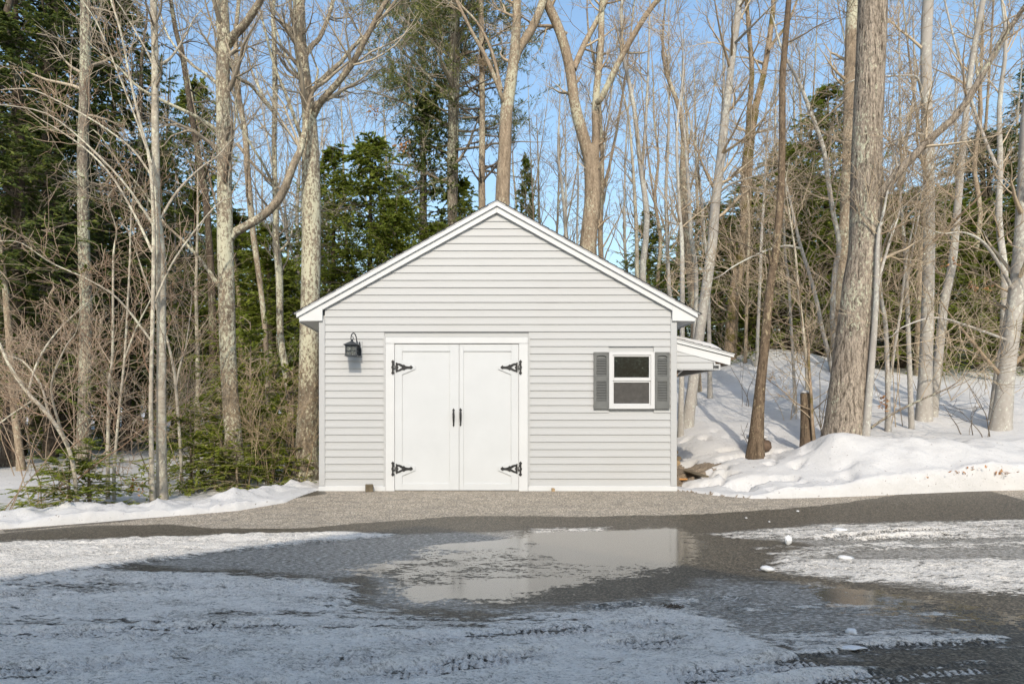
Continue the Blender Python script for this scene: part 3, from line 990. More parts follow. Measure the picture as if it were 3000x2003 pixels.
for i in range(nr):
    a0 = i / nr; a1 = (i + 1) / nr + .015
    f = lambda a: W(1981.5 + (2154 - 1981.5) * a, 990.5 + (1035.5 - 990.5) * a)
    (xa, za), (xb, zb2) = f(a0), f(a1)
    s.add([(xa, LY0 - .034, za), (xb, LY0 - .034, zb2 + .008), (xb, LY0 + LD + .05, zb2 + .008), (xa, LY0 + LD + .05, za),
           (xa, LY0 - .034, za - .005), (xb, LY0 - .034, zb2), (xb, LY0 + LD + .05, zb2), (xa, LY0 + LD + .05, za - .005)],
          [(0, 1, 2, 3), (7, 6, 5, 4), (0, 4, 5, 1), (1, 5, 6, 2), (2, 6, 7, 3), (3, 7, 4, 0)])
s.build('roof', M['shingle'], lt, sub=True, fixn=True)
s = GB()   # sided gable end with its corner return
s.prism([W(1981.8, 1026), W(2098, 1057.5), W(2098, 1060.5), W(1981.8, 1060.5)], LY0 + .012, LY0 + .05)
for za, zb2, xr2 in ((1040.5, 1026, 2040), (1060.5, 1041, 2096), (1079.5, 1061, 2092)):
    z_a, z_b = W(0, za)[1], W(0, zb2)[1]
    xr_ = LX(xr2)
    vs = [(LY0 + .002, z_a), (LY0 + .012, z_b), (LY0 + .02, z_b), (LY0 + .02, z_a)]
    x_l = XR + .004
    xt = min(xr_, LX(1981.5) + (W(0, 1026)[1] - z_b) / (43.5 / 161.) + .02)
    s.add([(x_l, y, z) for y, z in vs] + [(xr_, vs[0][0], vs[0][1]), (xt, vs[1][0], vs[1][1]), (xt, vs[2][0], vs[2][1]), (xr_, vs[3][0], vs[3][1])],
          [(0, 1, 2, 3), (7, 6, 5, 4), (0, 4, 5, 1), (1, 5, 6, 2), (2, 6, 7, 3), (3, 7, 4, 0)])
s.prism([W(2093, 1059), W(2098, 1060.5), W(2098, 1066), W(2112.5, 1066), W(2112.5, 1083.5), W(2092, 1083), W(2092, 1079.5), W(2108, 1079.8), W(2108, 1070.5), W(2093, 1070.5)], LY0 - .006, LY0 + .04)
s.box(XR + .004, LX(2107.8), LY0 - .002, LY0 + .04, W(0, 1083)[1], W(0, 1080)[1] - .001)
s.box(LX(2098), LX(2112), LY0 + .05, LY0 + LD, W(0, 1083)[1], W(0, 1067)[1])
s.build('gable_end', M['siding'], lt, sub=True, fixn=True)
s = GB()   # boards and rafters seen from below
f0, f1 = W(1981.8, 1022), W(2141, 1064)
s.prism([f0, f1, (f1[0], f1[1] + .03), (f0[0], f0[1] + .03)], LY0 + .06, LY0 + LD - .02)
for i in range(5):
    yy = LY0 + .25 + i * .48
    s.prism([(f0[0], f0[1]), (f1[0] - .16, f1[1] + .04), (f1[0] - .16, f1[1] - .03), (f0[0], f0[1] - .10)], yy, yy + .04)
s.box(XR + .005, XR + .045, LY0 + .06, LY0 + LD, W(0, 1083)[1] - .09, W(0, 1083)[1] + .0)
s.build('rafter', M['wood_under'], lt, sub=True, fixn=True)
s = GB()
s.tube([(XR + .01, LY0 + .12, W(0, 1103)[1]), (XR + .14, LY0 + .12, W(0, 1078)[1])], .022, 4)
s.build('brace', M['white'], lt, sub=True)
s = GB()
zg = tz(3.6, D0 + LD - .1)
s.box(LX(2098), LX(2112), LY0 + LD - .09, LY0 + LD - .01, zg - .1, W(0, 1083)[1] - .002)
s.build('post', M['wood_pale'], lt, sub=True)


def snow_slab(name, x0, x1, y0, y1, zf, th, label, sx=34, sy=40, ov=.02, e0=.0, e1=.25):
    """rounded snow layer lying on a sloping roof; zf(x) is the roof skin"""
    X, Y = np.meshgrid(np.linspace(x0, x1, sx), np.linspace(y0, y1, sy))
    u = (X - x0) / (x1 - x0)
    prof = np.minimum(1, np.sqrt(np.clip((1 - u) / e1, 0, 1))) * (np.minimum(1, np.sqrt(np.clip(u / e0, 0, 1))) if e0 else 1)
    v = (Y - y0) / (y1 - y0)
    prof = prof * np.minimum(1, np.sqrt(np.clip(v / .025, 0, 1))) * np.minimum(1, np.sqrt(np.clip((1 - v) / .025, 0, 1)))
    T = th * prof * (.8 + .4 * fbm(X * 2.5, Y * 2.5, 3, 3))
    Z = np.vectorize(zf)(X)
    top = np.stack([X, Y, Z + T + .004], -1).reshape(-1, 3)
    bot = np.stack([X, Y, Z + .002], -1).reshape(-1, 3)
    i = np.arange(sx * sy).reshape(sy, sx)
    q = np.stack([i[:-1, :-1], i[:-1, 1:], i[1:, 1:], i[1:, :-1]], -1).reshape(-1, 4)
    qb = q[:, ::-1] + sx * sy
    V = np.concatenate([top, bot]); c = V.mean(0); c[2] = V[:, 2].min()
    o = mobj(name, np_mesh(name, V - c, np.concatenate([q, qb]), mat=M['snowcap'], smooth=True), loc=c)
    return tag(o, label, 'snow')


def ltz(x):
    a = (x - LX(1981.5)) / (LX(2154) - LX(1981.5))
    return W(0, 990.5 + 45 * a)[1] + .006


snow_slab('roof_snow', XR + .005, LX(2140), LY0 + .12, LY0 + LD, ltz, .085, 'thick white snow lying on the lean-to roof beside the garage')
snow_slab('roof_snow', LX(2000), LX(2031), .25, 1.3, lambda x: W(0, 590.5)[1] - abs(x - PKX) * PITCH + .012, .05, 'small leftover snow patch low on the right slope of the garage roof', 14, 24, e0=.5, e1=.3)

# ------------------------------------------------------------------ wall lantern
lx, lyc = P(1031, 0, 9.30)[0], -.20
zl = lambda py: H + (CY - py) * 9.30 / F
lan = empty('wall_lantern', (lx, lyc, zl(1044)), 'black square wall lantern with peaked cap and seeded glass left of the doors', 'lantern')


def lb(mb, name, mat, parent=lan, **kw):
    o = mb.build(name, mat, None, **kw); o.parent = parent
    for vv in o.data.vertices: vv.co -= Vector((lx, lyc, zl(1044)))
    return o


m = MB(); hw = .075
zb_, zt_ = zl(1043), zl(1011)
for sx in (-1, 1):
    for sy in (-1, 1):
        m.box(lx + sx * hw - .008, lx + sx * hw + .008, lyc + sy * hw - .008, lyc + sy * hw + .008, zb_ + .008, zt_)
m.box(lx - hw - .016, lx + hw + .016, lyc - hw - .016, lyc + hw + .016, zb_ - .004, zb_ + .008)
for sg in (-1, 1):
    m.box(lx - hw + .008, lx + hw - .008, lyc + sg * hw - .006, lyc + sg * hw + .006, zt_ - .016, zt_); m.box(lx + sg * hw - .006, lx + sg * hw + .006, lyc - hw + .008, lyc + hw - .008, zt_ - .016, zt_)
    zc = zb_ + (zt_ - zb_) * .48
    m.box(lx - hw + .008, lx + hw - .008, lyc + sg * hw - .004, lyc + sg * hw + .004, zc - .0035, zc + .0035); m.box(lx + sg * hw - .004, lx + sg * hw + .004, lyc - hw + .008, lyc + hw - .008, zc - .0035, zc + .0035)
    m.box(lx - .0035, lx + .0035, lyc + sg * hw - .005, lyc + sg * hw + .005, zb_ + .01, zt_ - .016); m.box(lx + sg * hw - .005, lx + sg * hw + .005, lyc - .0035, lyc + .0035, zb_ + .01, zt_ - .016)
lb(m, 'frame', M['lampblack'])
m = MB(); a, bq = .108, .022
za, zc = zl(1010.5), zl(1000)
m.add([(lx - a, lyc - a, za), (lx + a, lyc - a, za), (lx + a, lyc + a, za), (lx - a, lyc + a, za), (lx - bq, lyc - bq, zc), (lx + bq, lyc - bq, zc), (lx + bq, lyc + bq, zc), (lx - bq, lyc + bq, zc),
       (lx - a, lyc - a, za - .006), (lx + a, lyc - a, za - .006), (lx + a, lyc + a, za - .006), (lx - a, lyc + a, za - .006)],
      [(0, 1, 5, 4), (1, 2, 6, 5), (2, 3, 7, 6), (3, 0, 4, 7), (4, 5, 6, 7), (8, 11, 10, 9), (0, 8, 9, 1), (1, 9, 10, 2), (2, 10, 11, 3), (3, 11, 8, 0)])
m.lathe([(.020, 0), (.020, .012), (.010, .022), (.010, .03)], (lx, lyc, zc - .002), 12)
lb(m, 'lamp_cap', M['lampblack'], fixn=True)
m = MB()
for sg in (-1, 1):
    m.box(lx - hw + .004, lx + hw - .004, lyc + sg * (hw - .010) - .0015, lyc + sg * (hw - .010) + .0015, zb_ + .008, zt_); m.box(lx + sg * (hw - .010) - .0015, lx + sg * (hw - .010) + .0015, lyc - hw + .013, lyc + hw - .013, zb_ + .008, zt_)
n = N('clear_lantern_glass'); v = n.obj()
gl = n.n('ShaderNodeBsdfGlossy'); gl.inputs['Roughness'].default_value = .06
trn = n.n('ShaderNodeBsdfTransparent'); trn.inputs[0].default_value = (.80, .81, .78, 1)
df = n.n('ShaderNodeBsdfDiffuse'); df.inputs[0].default_value = (.45, .45, .42, 1)
m1 = n.n('ShaderNodeMixShader'); n.l(n.maprange(n.noise(v, 30, 4, .7), .35, .75, .03, .30), m1.inputs[0]); n.l(trn.outputs[0], m1.inputs[1]); n.l(df.outputs[0], m1.inputs[2])
m2 = n.n('ShaderNodeMixShader'); m2.inputs[0].default_value = .10; n.l(m1.outputs[0], m2.inputs[1]); n.l(gl.outputs[0], m2.inputs[2]); n.l(m2.outputs[0], n.out.inputs[0])
lb(m, 'glass', n.m)
m = MB()
m.lathe([(.012, 0), (.012, .05), (.024, .07), (.026, .09), (.018, .11), (.006, .118)], (lx, lyc, zb_ + .01), 12)
lb(m, 'bulb', M['vinylframe'], smooth=True)
m = MB()
zh = zl(976)
pts = resample([(lx + .055, -.045, zl(1020)), (lx + .053, -.075, zl(1003)), (lx + .045, -.115, zl(984)), (lx + .024, -.165, zh + .006), (lx + .000, -.20, zl(979)), (lx - .012, -.21, zl(990)), (lx - .002, -.20, zl(1000))], 22)
m.tube(pts, .0085, 8)
pts = resample([(lx + .0, -.20, zl(1000)), (lx + .016, -.20, zl(994)), (lx + .016, -.20, zl(987)), (lx + .002, -.20, zl(985))], 10)
m.tube(pts, .006, 6)
m.tube([(lx + .075, -.04, zl(1019)), (lx + .085, -.065, zl(1008)), (lx + .088, -.07, zl(998))], [.014, .016, .008], 8)
lb(m, 'hook_arm', M['lampblack'])
m = MB(); px = W(1052, 0)[0]
m.box(px - .032, px + .040, -.045, -.029, W(0, 1042)[1], W(0, 1019)[1])
lb(m, 'wall_plate', M['lampblack'], bevel=.004)
m = MB()
m.box(px - .045, px + .050, -.029, -.004, W(0, 1045)[1], W(0, 1000)[1])
lb(m, 'mounting_block', M['siding'], bevel=.006)

# ------------------------------------------------------------------ small things by the garage
def placed(mb, name, mat, loc, label, cat, group=None, rz=0, bevel=0, smooth=False, rx=0, ry=0):
    o = mb.build(name, mat, None, bevel=bevel, smooth=smooth, fixn=True)
    o.location = [float(c) for c in loc]; o.rotation_euler = (rx, ry, rz)
    return tag(o, label, cat, group)


def chunk(name, sx, sy, sz, mat, loc, label, cat, seed=0, rz=0, group=None, sub=2, am=.35, sharp=False):
    bm = bmesh.new(); bmesh.ops.create_icosphere(bm, subdivisions=sub, radius=1)
    r = random.Random(seed)
    off = [r.uniform(-9, 9) for _ in range(3)]
    for v in bm.verts:
        from mathutils import noise as mn
        p = v.co
        f = 1 + am * mn.noise((p.x * 1.3 + off[0], p.y * 1.3 + off[1], p.z * 1.3 + off[2])) * 1.6 + am * .5 * mn.noise((p.x * 4 + off[1], p.y * 4, p.z * 4 + off[2]))
        v.co = Vector((p.x * sx * f, p.y * sy * f, (p.z * f + .8) * sz))
    me = bpy.data.meshes.new(name); bm.to_mesh(me); bm.free()
    if not sharp: me.polygons.foreach_set('use_smooth', [True] * len(me.polygons))
    me.materials.append(mat)
    o = bpy.data.objects.new(name, me); o.location = [float(c) for c in loc]; o.rotation_euler = (0, 0, rz)
    put(o)
    return tag(o, label, cat, group)


m = MB(); m.box(-.055, .055, -.055, .055, 0, .115)
placed(m, 'wood_block', M['wood_old'], (W(1084, 0)[0] + .003, -.09, -.012), 'grey weathered wood block on the asphalt left of the doors', 'block', rz=R(12), bevel=.006)
m = MB(); m.prism([(-.022, 0), (.022, 0), (.022, .045), (.010, .052), (-.022, .05)], -.03, .03)
placed(m, 'wood_block', M['wood_pale'], (W(1619, 0)[0], -.062, -.004), 'tiny pale wood block against the sill right of the doors', 'block', bevel=.003)


def gpos(px, d, dz=0.):
    x = (px - CX) * d / F
    return (x, d - D0, tz(x, d) + dz)


def bare_pos(px, py, dz=0.):
    """where the ray of a photo pixel meets the snow"""
    for d in np.arange(8.6, 40, .03):
        x = (px - CX) * d / F; z = H + (CY - py) * d / F
        if z <= tz(x, d): return (x, d - D0, tz(x, d) + dz)
    return gpos(px, 12, dz)


def log_end(px, py, r, label, L=.4, rz=0):
    p = bare_pos(px, py)
    m = MB(); m.lathe([(r * .96, -L / 2), (r, -L / 2 + .01), (r, L / 2 - .01), (r * .96, L / 2)], (0, 0, 0), 12, 'y')
    placed(m, 'firewood_log', M['wood_pale'], (p[0], p[1] + L / 2, p[2] + r * .7), label, 'log', 'firewood beside the garage', rz=rz)


log_end(1986, 1366, .05, 'round brown log end showing at the garage corner above the gravel')
log_end(1983, 1352, .055, 'split log with pale face standing behind the round log end', .3, .25)
log_end(1984, 1330, .04, 'highest small log end peeking from behind the garage corner', .35, -.1)
pa, pb = np.array(bare_pos(2012, 1384)), np.array(bare_pos(2066, 1401))
m = MB(); L = float(np.linalg.norm(pb - pa)); m.box(-L / 2, L / 2, -.06, .06, 0, .025)
c = (pa + pb) / 2
placed(m, 'plank', M['wood_old'], (c[0], c[1], c[2] + .012), 'brown plank lying across the gravel beside the garage', 'plank', rz=math.atan2(pb[1] - pa[1], pb[0] - pa[0]), bevel=.004, ry=-math.asin((pb[2] - pa[2]) / L))
p = bare_pos(1994, 1409)
m = MB(); m.box(-.16, .16, -.04, .04, 0, .025)
placed(m, 'plank', M['wood_orange'], (p[0], p[1], p[2] + .008), 'short orange board at the garage corner by the snow', 'plank', rz=.05, bevel=.004)

# ice and slush on the drive
def dpos(px, py):
    x, d = G(px, py); return (x, d - D0, float(drive_z(np.array([x]), np.array([d]))[0]))


chunk('ice_chunk', .036, .03, .05, M['ice'], dpos(2309, 1594), 'pointed upright white ice chunk on the wet drive', 'ice chunk', 3, sharp=True)
chunk('ice_chunk', .055, .04, .022, M['ice'], dpos(2246, 1672), 'low creamy ice chunk at the edge of the puddle', 'ice chunk', 5)
chunk('ice_chunk', .075, .06, .022, M['ice'], dpos(2458, 1556), 'broad flat white snow lump on the ice, farthest of the big lumps', 'ice chunk', 8)
chunk('ice_chunk', .06, .035, .022, M['ice'], dpos(2476, 1640), 'cream lump of slush in the middle of the bright ice', 'ice chunk', 12)
chunk('ice_chunk', .032, .026, .020, M['ice'], dpos(2494, 1858), 'round pale ice lump in the shaded wet tracks', 'ice chunk', 15)
chunk('ice_chunk', .075, .03, .010, M['ice'], dpos(2490, 1900), 'long flat ice flake in the shade, nearest the viewer', 'ice chunk', 17, sharp=True)
for px, py, s, t in ((2186, 1521, .014, 'leftmost'), (2337, 1507, .018, 'topmost'), (2254, 1530, .012, 'middle')):
    chunk('ice_crumb', s, s, s * .6, M['ice'], dpos(px, py), 'tiny white ice crumb on the dark damp asphalt, %s of three' % t, 'ice chunk', px)
chunk('ice_crumb', .02, .016, .012, M['ice'], dpos(2236, 1472), 'tiny white crumb on the asphalt below the trampled snow edge', 'ice chunk', 77)

# boulder with a snow cap behind the broken trunk
p = gpos(2224, 11.4)
bo = chunk('boulder', .19, .17, .15, M['rock'], (p[0], p[1], p[2] - .06), 'dark brown boulder half buried behind the leaning broken trunk', 'boulder', 21, am=.25, sub=3)
chunk('boulder_snow', .17, .15, .05, M['snowcap'], (p[0] - .05, p[1], p[2] + .15), 'rounded snow cap sitting on the dark boulder', 'snow', 22, am=.15, sub=3)


def leaf_cluster(px, py, d, n, size, label, seed, spread=.1, z=None, name='leaf_cluster'):
    rg = np.random.default_rng(seed)
    c = P(px, py, d) if z is None else np.array(bare_pos(px, py, z))
    ps = rg.normal(0, spread, (n, 3)) * np.array([1, .6, 1.1 if z is None else .15])
    V, Q = leaf_quads(ps, rg.standard_normal((n, 3)), size, size * .45, rg)
    o = mobj(name, np_mesh(name, V, Q, mat=M['oakleaf']), loc=c)
    return tag(o, label, 'dead leaves')


def leaf_quads(pos, dr, L, Wd, rg, normal=None):
    n = len(pos)
    dr = dr / (np.linalg.norm(dr, axis=1, keepdims=True) + 1e-9)
    nv = rg.standard_normal((n, 3)) if normal is None else normal
    side = np.cross(dr, nv); side /= np.linalg.norm(side, axis=1, keepdims=True) + 1e-9
    l = (L * rg.uniform(.6, 1.3, n))[:, None]; w = (Wd * rg.uniform(.7, 1.3, n))[:, None]
    up = np.cross(side, dr) * w * .25
    a = pos; b = pos + dr * l * .45 + side * w * .5 + up; c = pos + dr * l; d = pos + dr * l * .45 - side * w * .5 + up
    V = np.stack([a, b, c, d], 1).reshape(-1, 3)
    return V, np.arange(4 * n).reshape(n, 4)


leaf_cluster(2815, 1410, 0, 10, .06, 'brown leaves frozen in the snow bank edge, longest patch', 1, .10, .015)
leaf_cluster(2715, 1418, 0, 5, .05, 'faint brown leaves in the snow bank, leftmost patch', 2, .06, .012)
leaf_cluster(2856, 1408, 0, 8, .06, 'brown leaves in the snow bank between two other leaf patches', 3, .05, .015)
leaf_cluster(2930, 1402, 0, 14, .07, 'raised brown leaves on the snow bank, rightmost patch', 4, .07, .03)
leaf_cluster(402, 1420, 8.9, 22, .07, 'curled orange oak leaves above the left snow bank', 5, .06)
leaf_cluster(1181, 433, 16.5, 34, .11, 'bright orange dead leaves hanging before the tall dark hemlock', 6, .10)
leaf_cluster(1102, 322, 17.5, 18, .11, 'dead orange leaves hanging in the sky left of the hemlock top', 7, .09)
leaf_cluster(2596, 1180, 11.8, 26, .08, 'brown leaf ball caught on a sapling beside the big oak', 9, .07)
for k, (px, py) in enumerate(((2768, 782), (2805, 770), (2850, 838), (2890, 845))):
    leaf_cluster(px, py, 12.4, 9, .09, ['pale beech leaves left of the leaning grey trunk', 'pale beech leaves just right of the leaning grey trunk', 'row of pale beech leaves between the grey trunks', 'rightmost pale beech leaves near the edge trunk'][k], 30 + k, .05)

# ------------------------------------------------------------------ trees
def px_path(pts, d, dk=0.):
    """photo polyline [(px,py,width px)] -> world points and radii"""
    out = []; rad = []
    n = len(pts)
    for i, p in enumerate(pts):
        dd = d + dk * i / max(1, n - 1)
        out.append(P(p[0], p[1], dd)); rad.append(p[2] * dd / F / 2)
    return np.array(out), np.array(rad)


def smooth_path(pts, rad, n):
    q = resample(np.column_stack([pts, rad]), n)
    return q[:, :3], np.maximum(q[:, 3], .003)


def trunk_mesh(path, rad, sides, base, mat, name, wob=.10, seed=0, flare=True):
    """irregular tube: radius varies round and along the stem"""
    V, Q = tubes(path[None], rad[None], sides)
    Nn = len(path)
    c = np.repeat(path, sides, axis=0); rr = np.repeat(rad, sides)
    off = V - c
    ang = np.tile(np.arange(sides), Nn) / sides * 6.28
    zz = np.repeat(np.arange(Nn), sides)
    ln = np.concatenate([[0], np.cumsum(np.linalg.norm(np.diff(path, axis=0), axis=1))])
    s = ln[zz]
    w = 1 + wob * 2 * (fbm(np.cos(ang) * 1.4 + seed * 3.1, s * .9 + np.sin(ang) * 1.4, 3, seed) - .5)
    if flare:
        w = w * (1 + np.exp(-s / .28) * (.22 + .30 * np.maximum(0, np.cos(ang * 4 + seed))))
    V = c + off * w[:, None]
    return np_mesh(name, V - base, Q, mat=mat, smooth=True)


def twigs(sources, base, mat, name, rng, n1, l1, n2, l2, n3, l3, ang=55, up=.07, wig=.16, tlo=.3, rs=.42, rmax=.05, tip=.0032, thi=1.0, extra=None):
    """three orders of branches on the given stems -> one mesh"""
    parts = []
    for (Pp, Rr, k) in sources:
        m1 = max(1, int(n1 * k))
        A, RA = grow(Pp[None], Rr[None], m1, rng, tlo, thi, l1, ang, 8, wig * .8, up, rs, tip * 1.3, .45, rmax)
        parts.append(tubes(A, RA, 4))
        if n2:
            B, RB = grow(A, RA, n2, rng, .15, 1., l2, 48, 6, wig, up * .8, .6, tip, .45)
            parts.append(tubes(B, RB, 3))
            if n3:
                C, RC = grow(B, RB, n3, rng, .2, 1., l3, 45, 4, wig, up * .6, .7, tip * .85, .4)
                parts.append(tubes(C, RC, 3))
    V, Q = combine(parts)
    return np_mesh(name, V - base, Q, mat=mat, smooth=True)


def hero(name, label, d, pts, bark, twig, limbs=(), seed=0, top=4., sides=14, n1=14, l1=1.6, n2=6, l2=.75, n3=5, l3=.35, tlo=.35, cat='tree', group=None, ang=55, up=.07, limb_k=.6, dbase=True, wob=.10, base_d=None, tip=.0034, n=34, flare=True, wig=.16):
    """a tree whose stem and limbs follow the photo at distance d"""
    rng = np.random.default_rng(seed + 100)
    n1 = int(round(n1 * .62)); n2 = max(2, n2 - 1) if n2 else 0; n3 = max(2, n3 - 1) if n3 else 0
    pth, rad = px_path(sorted(pts, key=lambda p: -p[1]), d)
    # carry the stem above the frame
    if top:
        v = pth[-1] - pth[-2]; v = v / np.linalg.norm(v)
        ext = [pth[-1] + v * top * t + np.array([rng.normal(0, .12), rng.normal(0, .2), .1]) * top * t * .4 for t in (.35, .7, 1.)]
        pth = np.vstack([pth, ext]); rad = np.concatenate([rad, rad[-1] * np.array([.72, .4, .12])])
    if dbase:
        b = pth[0].copy(); b[2] = min(tz(b[0], d), b[2]) - .12
        if b[2] < pth[0][2] - .02:
            pth = np.vstack([b, pth]); rad = np.concatenate([[rad[0] * 1.03], rad])
    base = pth[0].copy()
    q, r = smooth_path(pth, rad, n)
    root = empty(name, base, label, cat, group)
    mobj('trunk', trunk_mesh(q, r, sides, base, bark, 'trunk', wob, seed, flare), root)
    src = [(q, r, 1.)]
    for j, lm in enumerate(limbs):
        lp, ext, dk = lm[0], (lm[1] if len(lm) > 1 else 1.5), (lm[2] if len(lm) > 2 else rng.uniform(-.9, .9))
        a, ra = px_path(lp, d, dk)
        if ext:
            v = a[-1] - a[-2]; v /= np.linalg.norm(v)
            e = [a[-1] + (v + rng.normal(0, .15, 3)) * ext * t for t in (.5, 1.)]
            a = np.vstack([a, e]); ra = np.concatenate([ra, ra[-1] * np.array([.6, .15])])
        a, ra = smooth_path(a, ra, 20)
        mobj('limb', trunk_mesh(a, ra, 10, base, bark, 'limb', wob, seed + j + 3, False), root)
        src.append((a, ra, limb_k))
    if n1:
        mobj('crown', twigs(src, base, twig, 'crown', rng, n1, l1, n2, l2, n3, l3, ang, up, wig, tlo, tip=tip), root)
    return root


T = M
H_ = hero
# --- left of the garage
H_('pine_tree', 'dark thick pine trunk at the far left edge of the wood', 15.5, [(55, 290, 24), (57, 480, 28), (52, 750, 32), (40, 1100, 40), (28, 1370, 52)], T['bark_dark'], T['twig_dark'], seed=1, top=5, n1=34, l1=2.2, n2=7, l2=.8, n3=4, up=-.01, ang=80, tlo=.15)
H_('pine_tree', 'dark pine trunk behind the arching red-twigged sapling', 17.5, [(136, 200, 22), (139, 480, 28), (141, 750, 30), (146, 1000, 34), (148, 1322, 40)], T['bark_dark'], T['twig_dark'], seed=2, top=5, n1=34, l1=2.2, n2=7, l2=.8, n3=4, up=-.01, ang=80, tlo=.2)
H_('pine_tree', 'tall straight pine with blotchy grey bark left of the pale birch', 14.5, [(251, 0, 28), (249, 240, 29), (242, 480, 30), (247, 750, 32), (252, 890, 33), (248, 1130, 34), (244, 1368, 40)], T['bark_pine'], T['twig_grey'], seed=3, top=5, n1=24, l1=1.9, n2=5, up=-.02, ang=80, tlo=.45)
H_('birch_tree', 'slender pale trunk rising straight from the left snow bank', 9.3, [(450, 0, 19), (454, 143, 19), (454, 335, 20), (457, 502, 22), (459, 622, 23), (471, 750, 26), (473, 987, 26), (473, 1178, 27), (473, 1436, 29)], T['bark_birch'], T['twig_grey'], seed=4, sides=12,
   limbs=[([(471, 190, 9), (498, 172, 7), (522, 140, 6), (548, 96, 5)], .8), ([(470, 640, 8), (520, 560, 7), (588, 492, 5), (640, 455, 4)], .8), ([(452, 200, 7), (430, 150, 5), (395, 90, 4), (360, 30, 3)], .8)], n1=16, l1=1.1, l2=.5, l3=.25, tlo=.45, top=3.5, limb_k=.5)
H_('maple_sapling', 'thin pale sapling forking against the slender pale trunk', 9.1, [(325, 0, 6), (354, 96, 6), (383, 239, 7), (416, 383, 9), (440, 478, 10), (450, 640, 11), (450, 800, 12), (447, 940, 12), (442, 1178, 13), (446, 1442, 15)], T['bark_birch'], T['twig_red'], seed=5, sides=8,
   limbs=[([(447, 520, 7), (390, 440, 6), (300, 370, 5), (210, 318, 5), (100, 265, 4), (20, 262, 3)], .6), ([(449, 660, 8), (410, 600, 7), (350, 520, 6), (240, 410, 5), (140, 335, 4), (30, 310, 3)], .6),
          ([(447, 740, 8), (400, 640, 7), (330, 520, 6), (255, 440, 5), (170, 380, 4)], .8), ([(445, 480, 6), (395, 340, 5), (340, 200, 4), (290, 80, 3), (240, 0, 3)], .5),
          ([(446, 900, 7), (500, 780, 6), (560, 690, 5), (625, 610, 4)], .6), ([(444, 1000, 7), (350, 880, 6), (260, 820, 5), (150, 770, 4)], .6)], n1=10, l1=.9, n2=5, l2=.45, n3=4, l3=.2, tlo=.15, top=.6, limb_k=1.2, tip=.0028)
H_('maple_tree', 'stout lichen-covered maple with a limb sweeping up to the right', 11., [(650, 0, 36), (655, 120, 38), (653, 239, 40), (655, 383, 41), (658, 550, 42), (660, 700, 45), (665, 891, 46), (670, 1083, 47), (684, 1274, 50), (689, 1412, 58)], T['bark_lichen'], T['twig_grey'], seed=6, sides=18,
   limbs=[([(672, 700, 28), (689, 680, 26), (765, 636, 25), (823, 574, 24), (861, 478, 22), (880, 440, 20), (896, 368, 15), (905, 300, 11)], 1.2, .5),
          ([(668, 130, 26), (690, 100, 24), (717, 72, 22), (756, 14, 20), (790, -60, 16)], 2.0, -.6),
          ([(640, 385, 12), (590, 352, 11), (550, 330, 10), (459, 287, 8), (397, 249, 7), (340, 190, 5)], .8, -.8),
          ([(640, 250, 11), (600, 215, 9), (564, 191, 8), (500, 120, 6), (470, 40, 5)], .8, .6),
          ([(650, 850, 14), (636, 829, 12), (588, 762, 10), (531, 700, 8), (478, 650, 7), (420, 560, 5), (350, 480, 4)], .8, -.5),
          ([(668, 180, 13), (700, 230, 11), (735, 250, 10), (775, 300, 8), (800, 330, 6)], .5, .7)], n1=24, l1=1.7, tlo=.45, top=4)
H_('maple_tree', 'broad lichen-blotched maple standing just left of the garage eave', 11.8, [(875, 0, 34), (878, 120, 36), (888, 200, 36), (900, 287, 38), (908, 383, 44), (911, 526, 54), (913, 700, 57), (908, 940, 58), (904, 1130, 60), (899, 1274, 64), (894, 1392, 72)], T['bark_lichen'], T['twig_grey'], seed=7, sides=18,
   limbs=[([(912, 350, 24), (935, 305, 22), (965, 270, 20), (1000, 230, 19), (1038, 177, 18), (1086, 86, 16), (1134, 0, 13)], 2.0, -.7),
          ([(905, 280, 15), (923, 258, 14), (956, 220, 13), (1000, 182, 12), (1029, 143, 11), (1096, 81, 10), (1158, 5, 8)], 1.5, .9),
          ([(895, 160, 16), (915, 133, 15), (937, 110, 14), (966, 38, 12), (985, -20, 10)], 1.5, .5),
          ([(900, 430, 12), (885, 406, 11), (870, 368, 10), (842, 287, 9), (808, 206, 8), (784, 120, 7), (756, 0, 6)], 1., -.9),
          ([(897, 240, 8), (850, 190, 7), (810, 90, 6), (790, 0, 5)], 1., .8)], n1=24, l1=1.7, tlo=.45, top=4)
H_('maple_tree', 'leaning brown trunk between the two lichen-covered maples', 16., [(690, 100, 13), (695, 200, 15), (700, 290, 16), (718, 383, 17), (727, 526, 18), (740, 670, 18), (755, 780, 17), (768, 880, 16), (777, 980, 15), (784, 1154, 14), (790, 1360, 16)], T['bark_maple'], T['twig_grey'], seed=8, n1=26, l1=1.8, tlo=.4,
   limbs=[([(694, 420, 9), (740, 480, 8), (790, 530, 7), (830, 560, 5)], .6), ([(700, 290, 9), (690, 220, 8), (640, 120, 6), (600, 0, 5)], 1.)])
H_('maple_tree', 'crooked thin lichen trunk in front of the broad eave-side maple', 13.2, [(800, 20, 12), (803, 110, 14), (806, 287, 15), (803, 430, 15), (808, 622, 18), (808, 700, 20), (818, 796, 22), (820, 891, 21), (822, 987, 20), (837, 1083, 22), (849, 1178, 22), (849, 1384, 26)], T['bark_lichen'], T['twig_grey'], seed=9, n1=22, l1=1.4, tlo=.35,
   limbs=[([(800, 540, 9), (770, 480, 8), (745, 440, 7), (700, 360, 6), (690, 280, 5)], .8), ([(815, 740, 9), (840, 715, 7), (853, 690, 6), (856, 660, 4)], 0), ([(804, 330, 9), (770, 280, 8), (735, 200, 6), (720, 120, 5)], .8)])
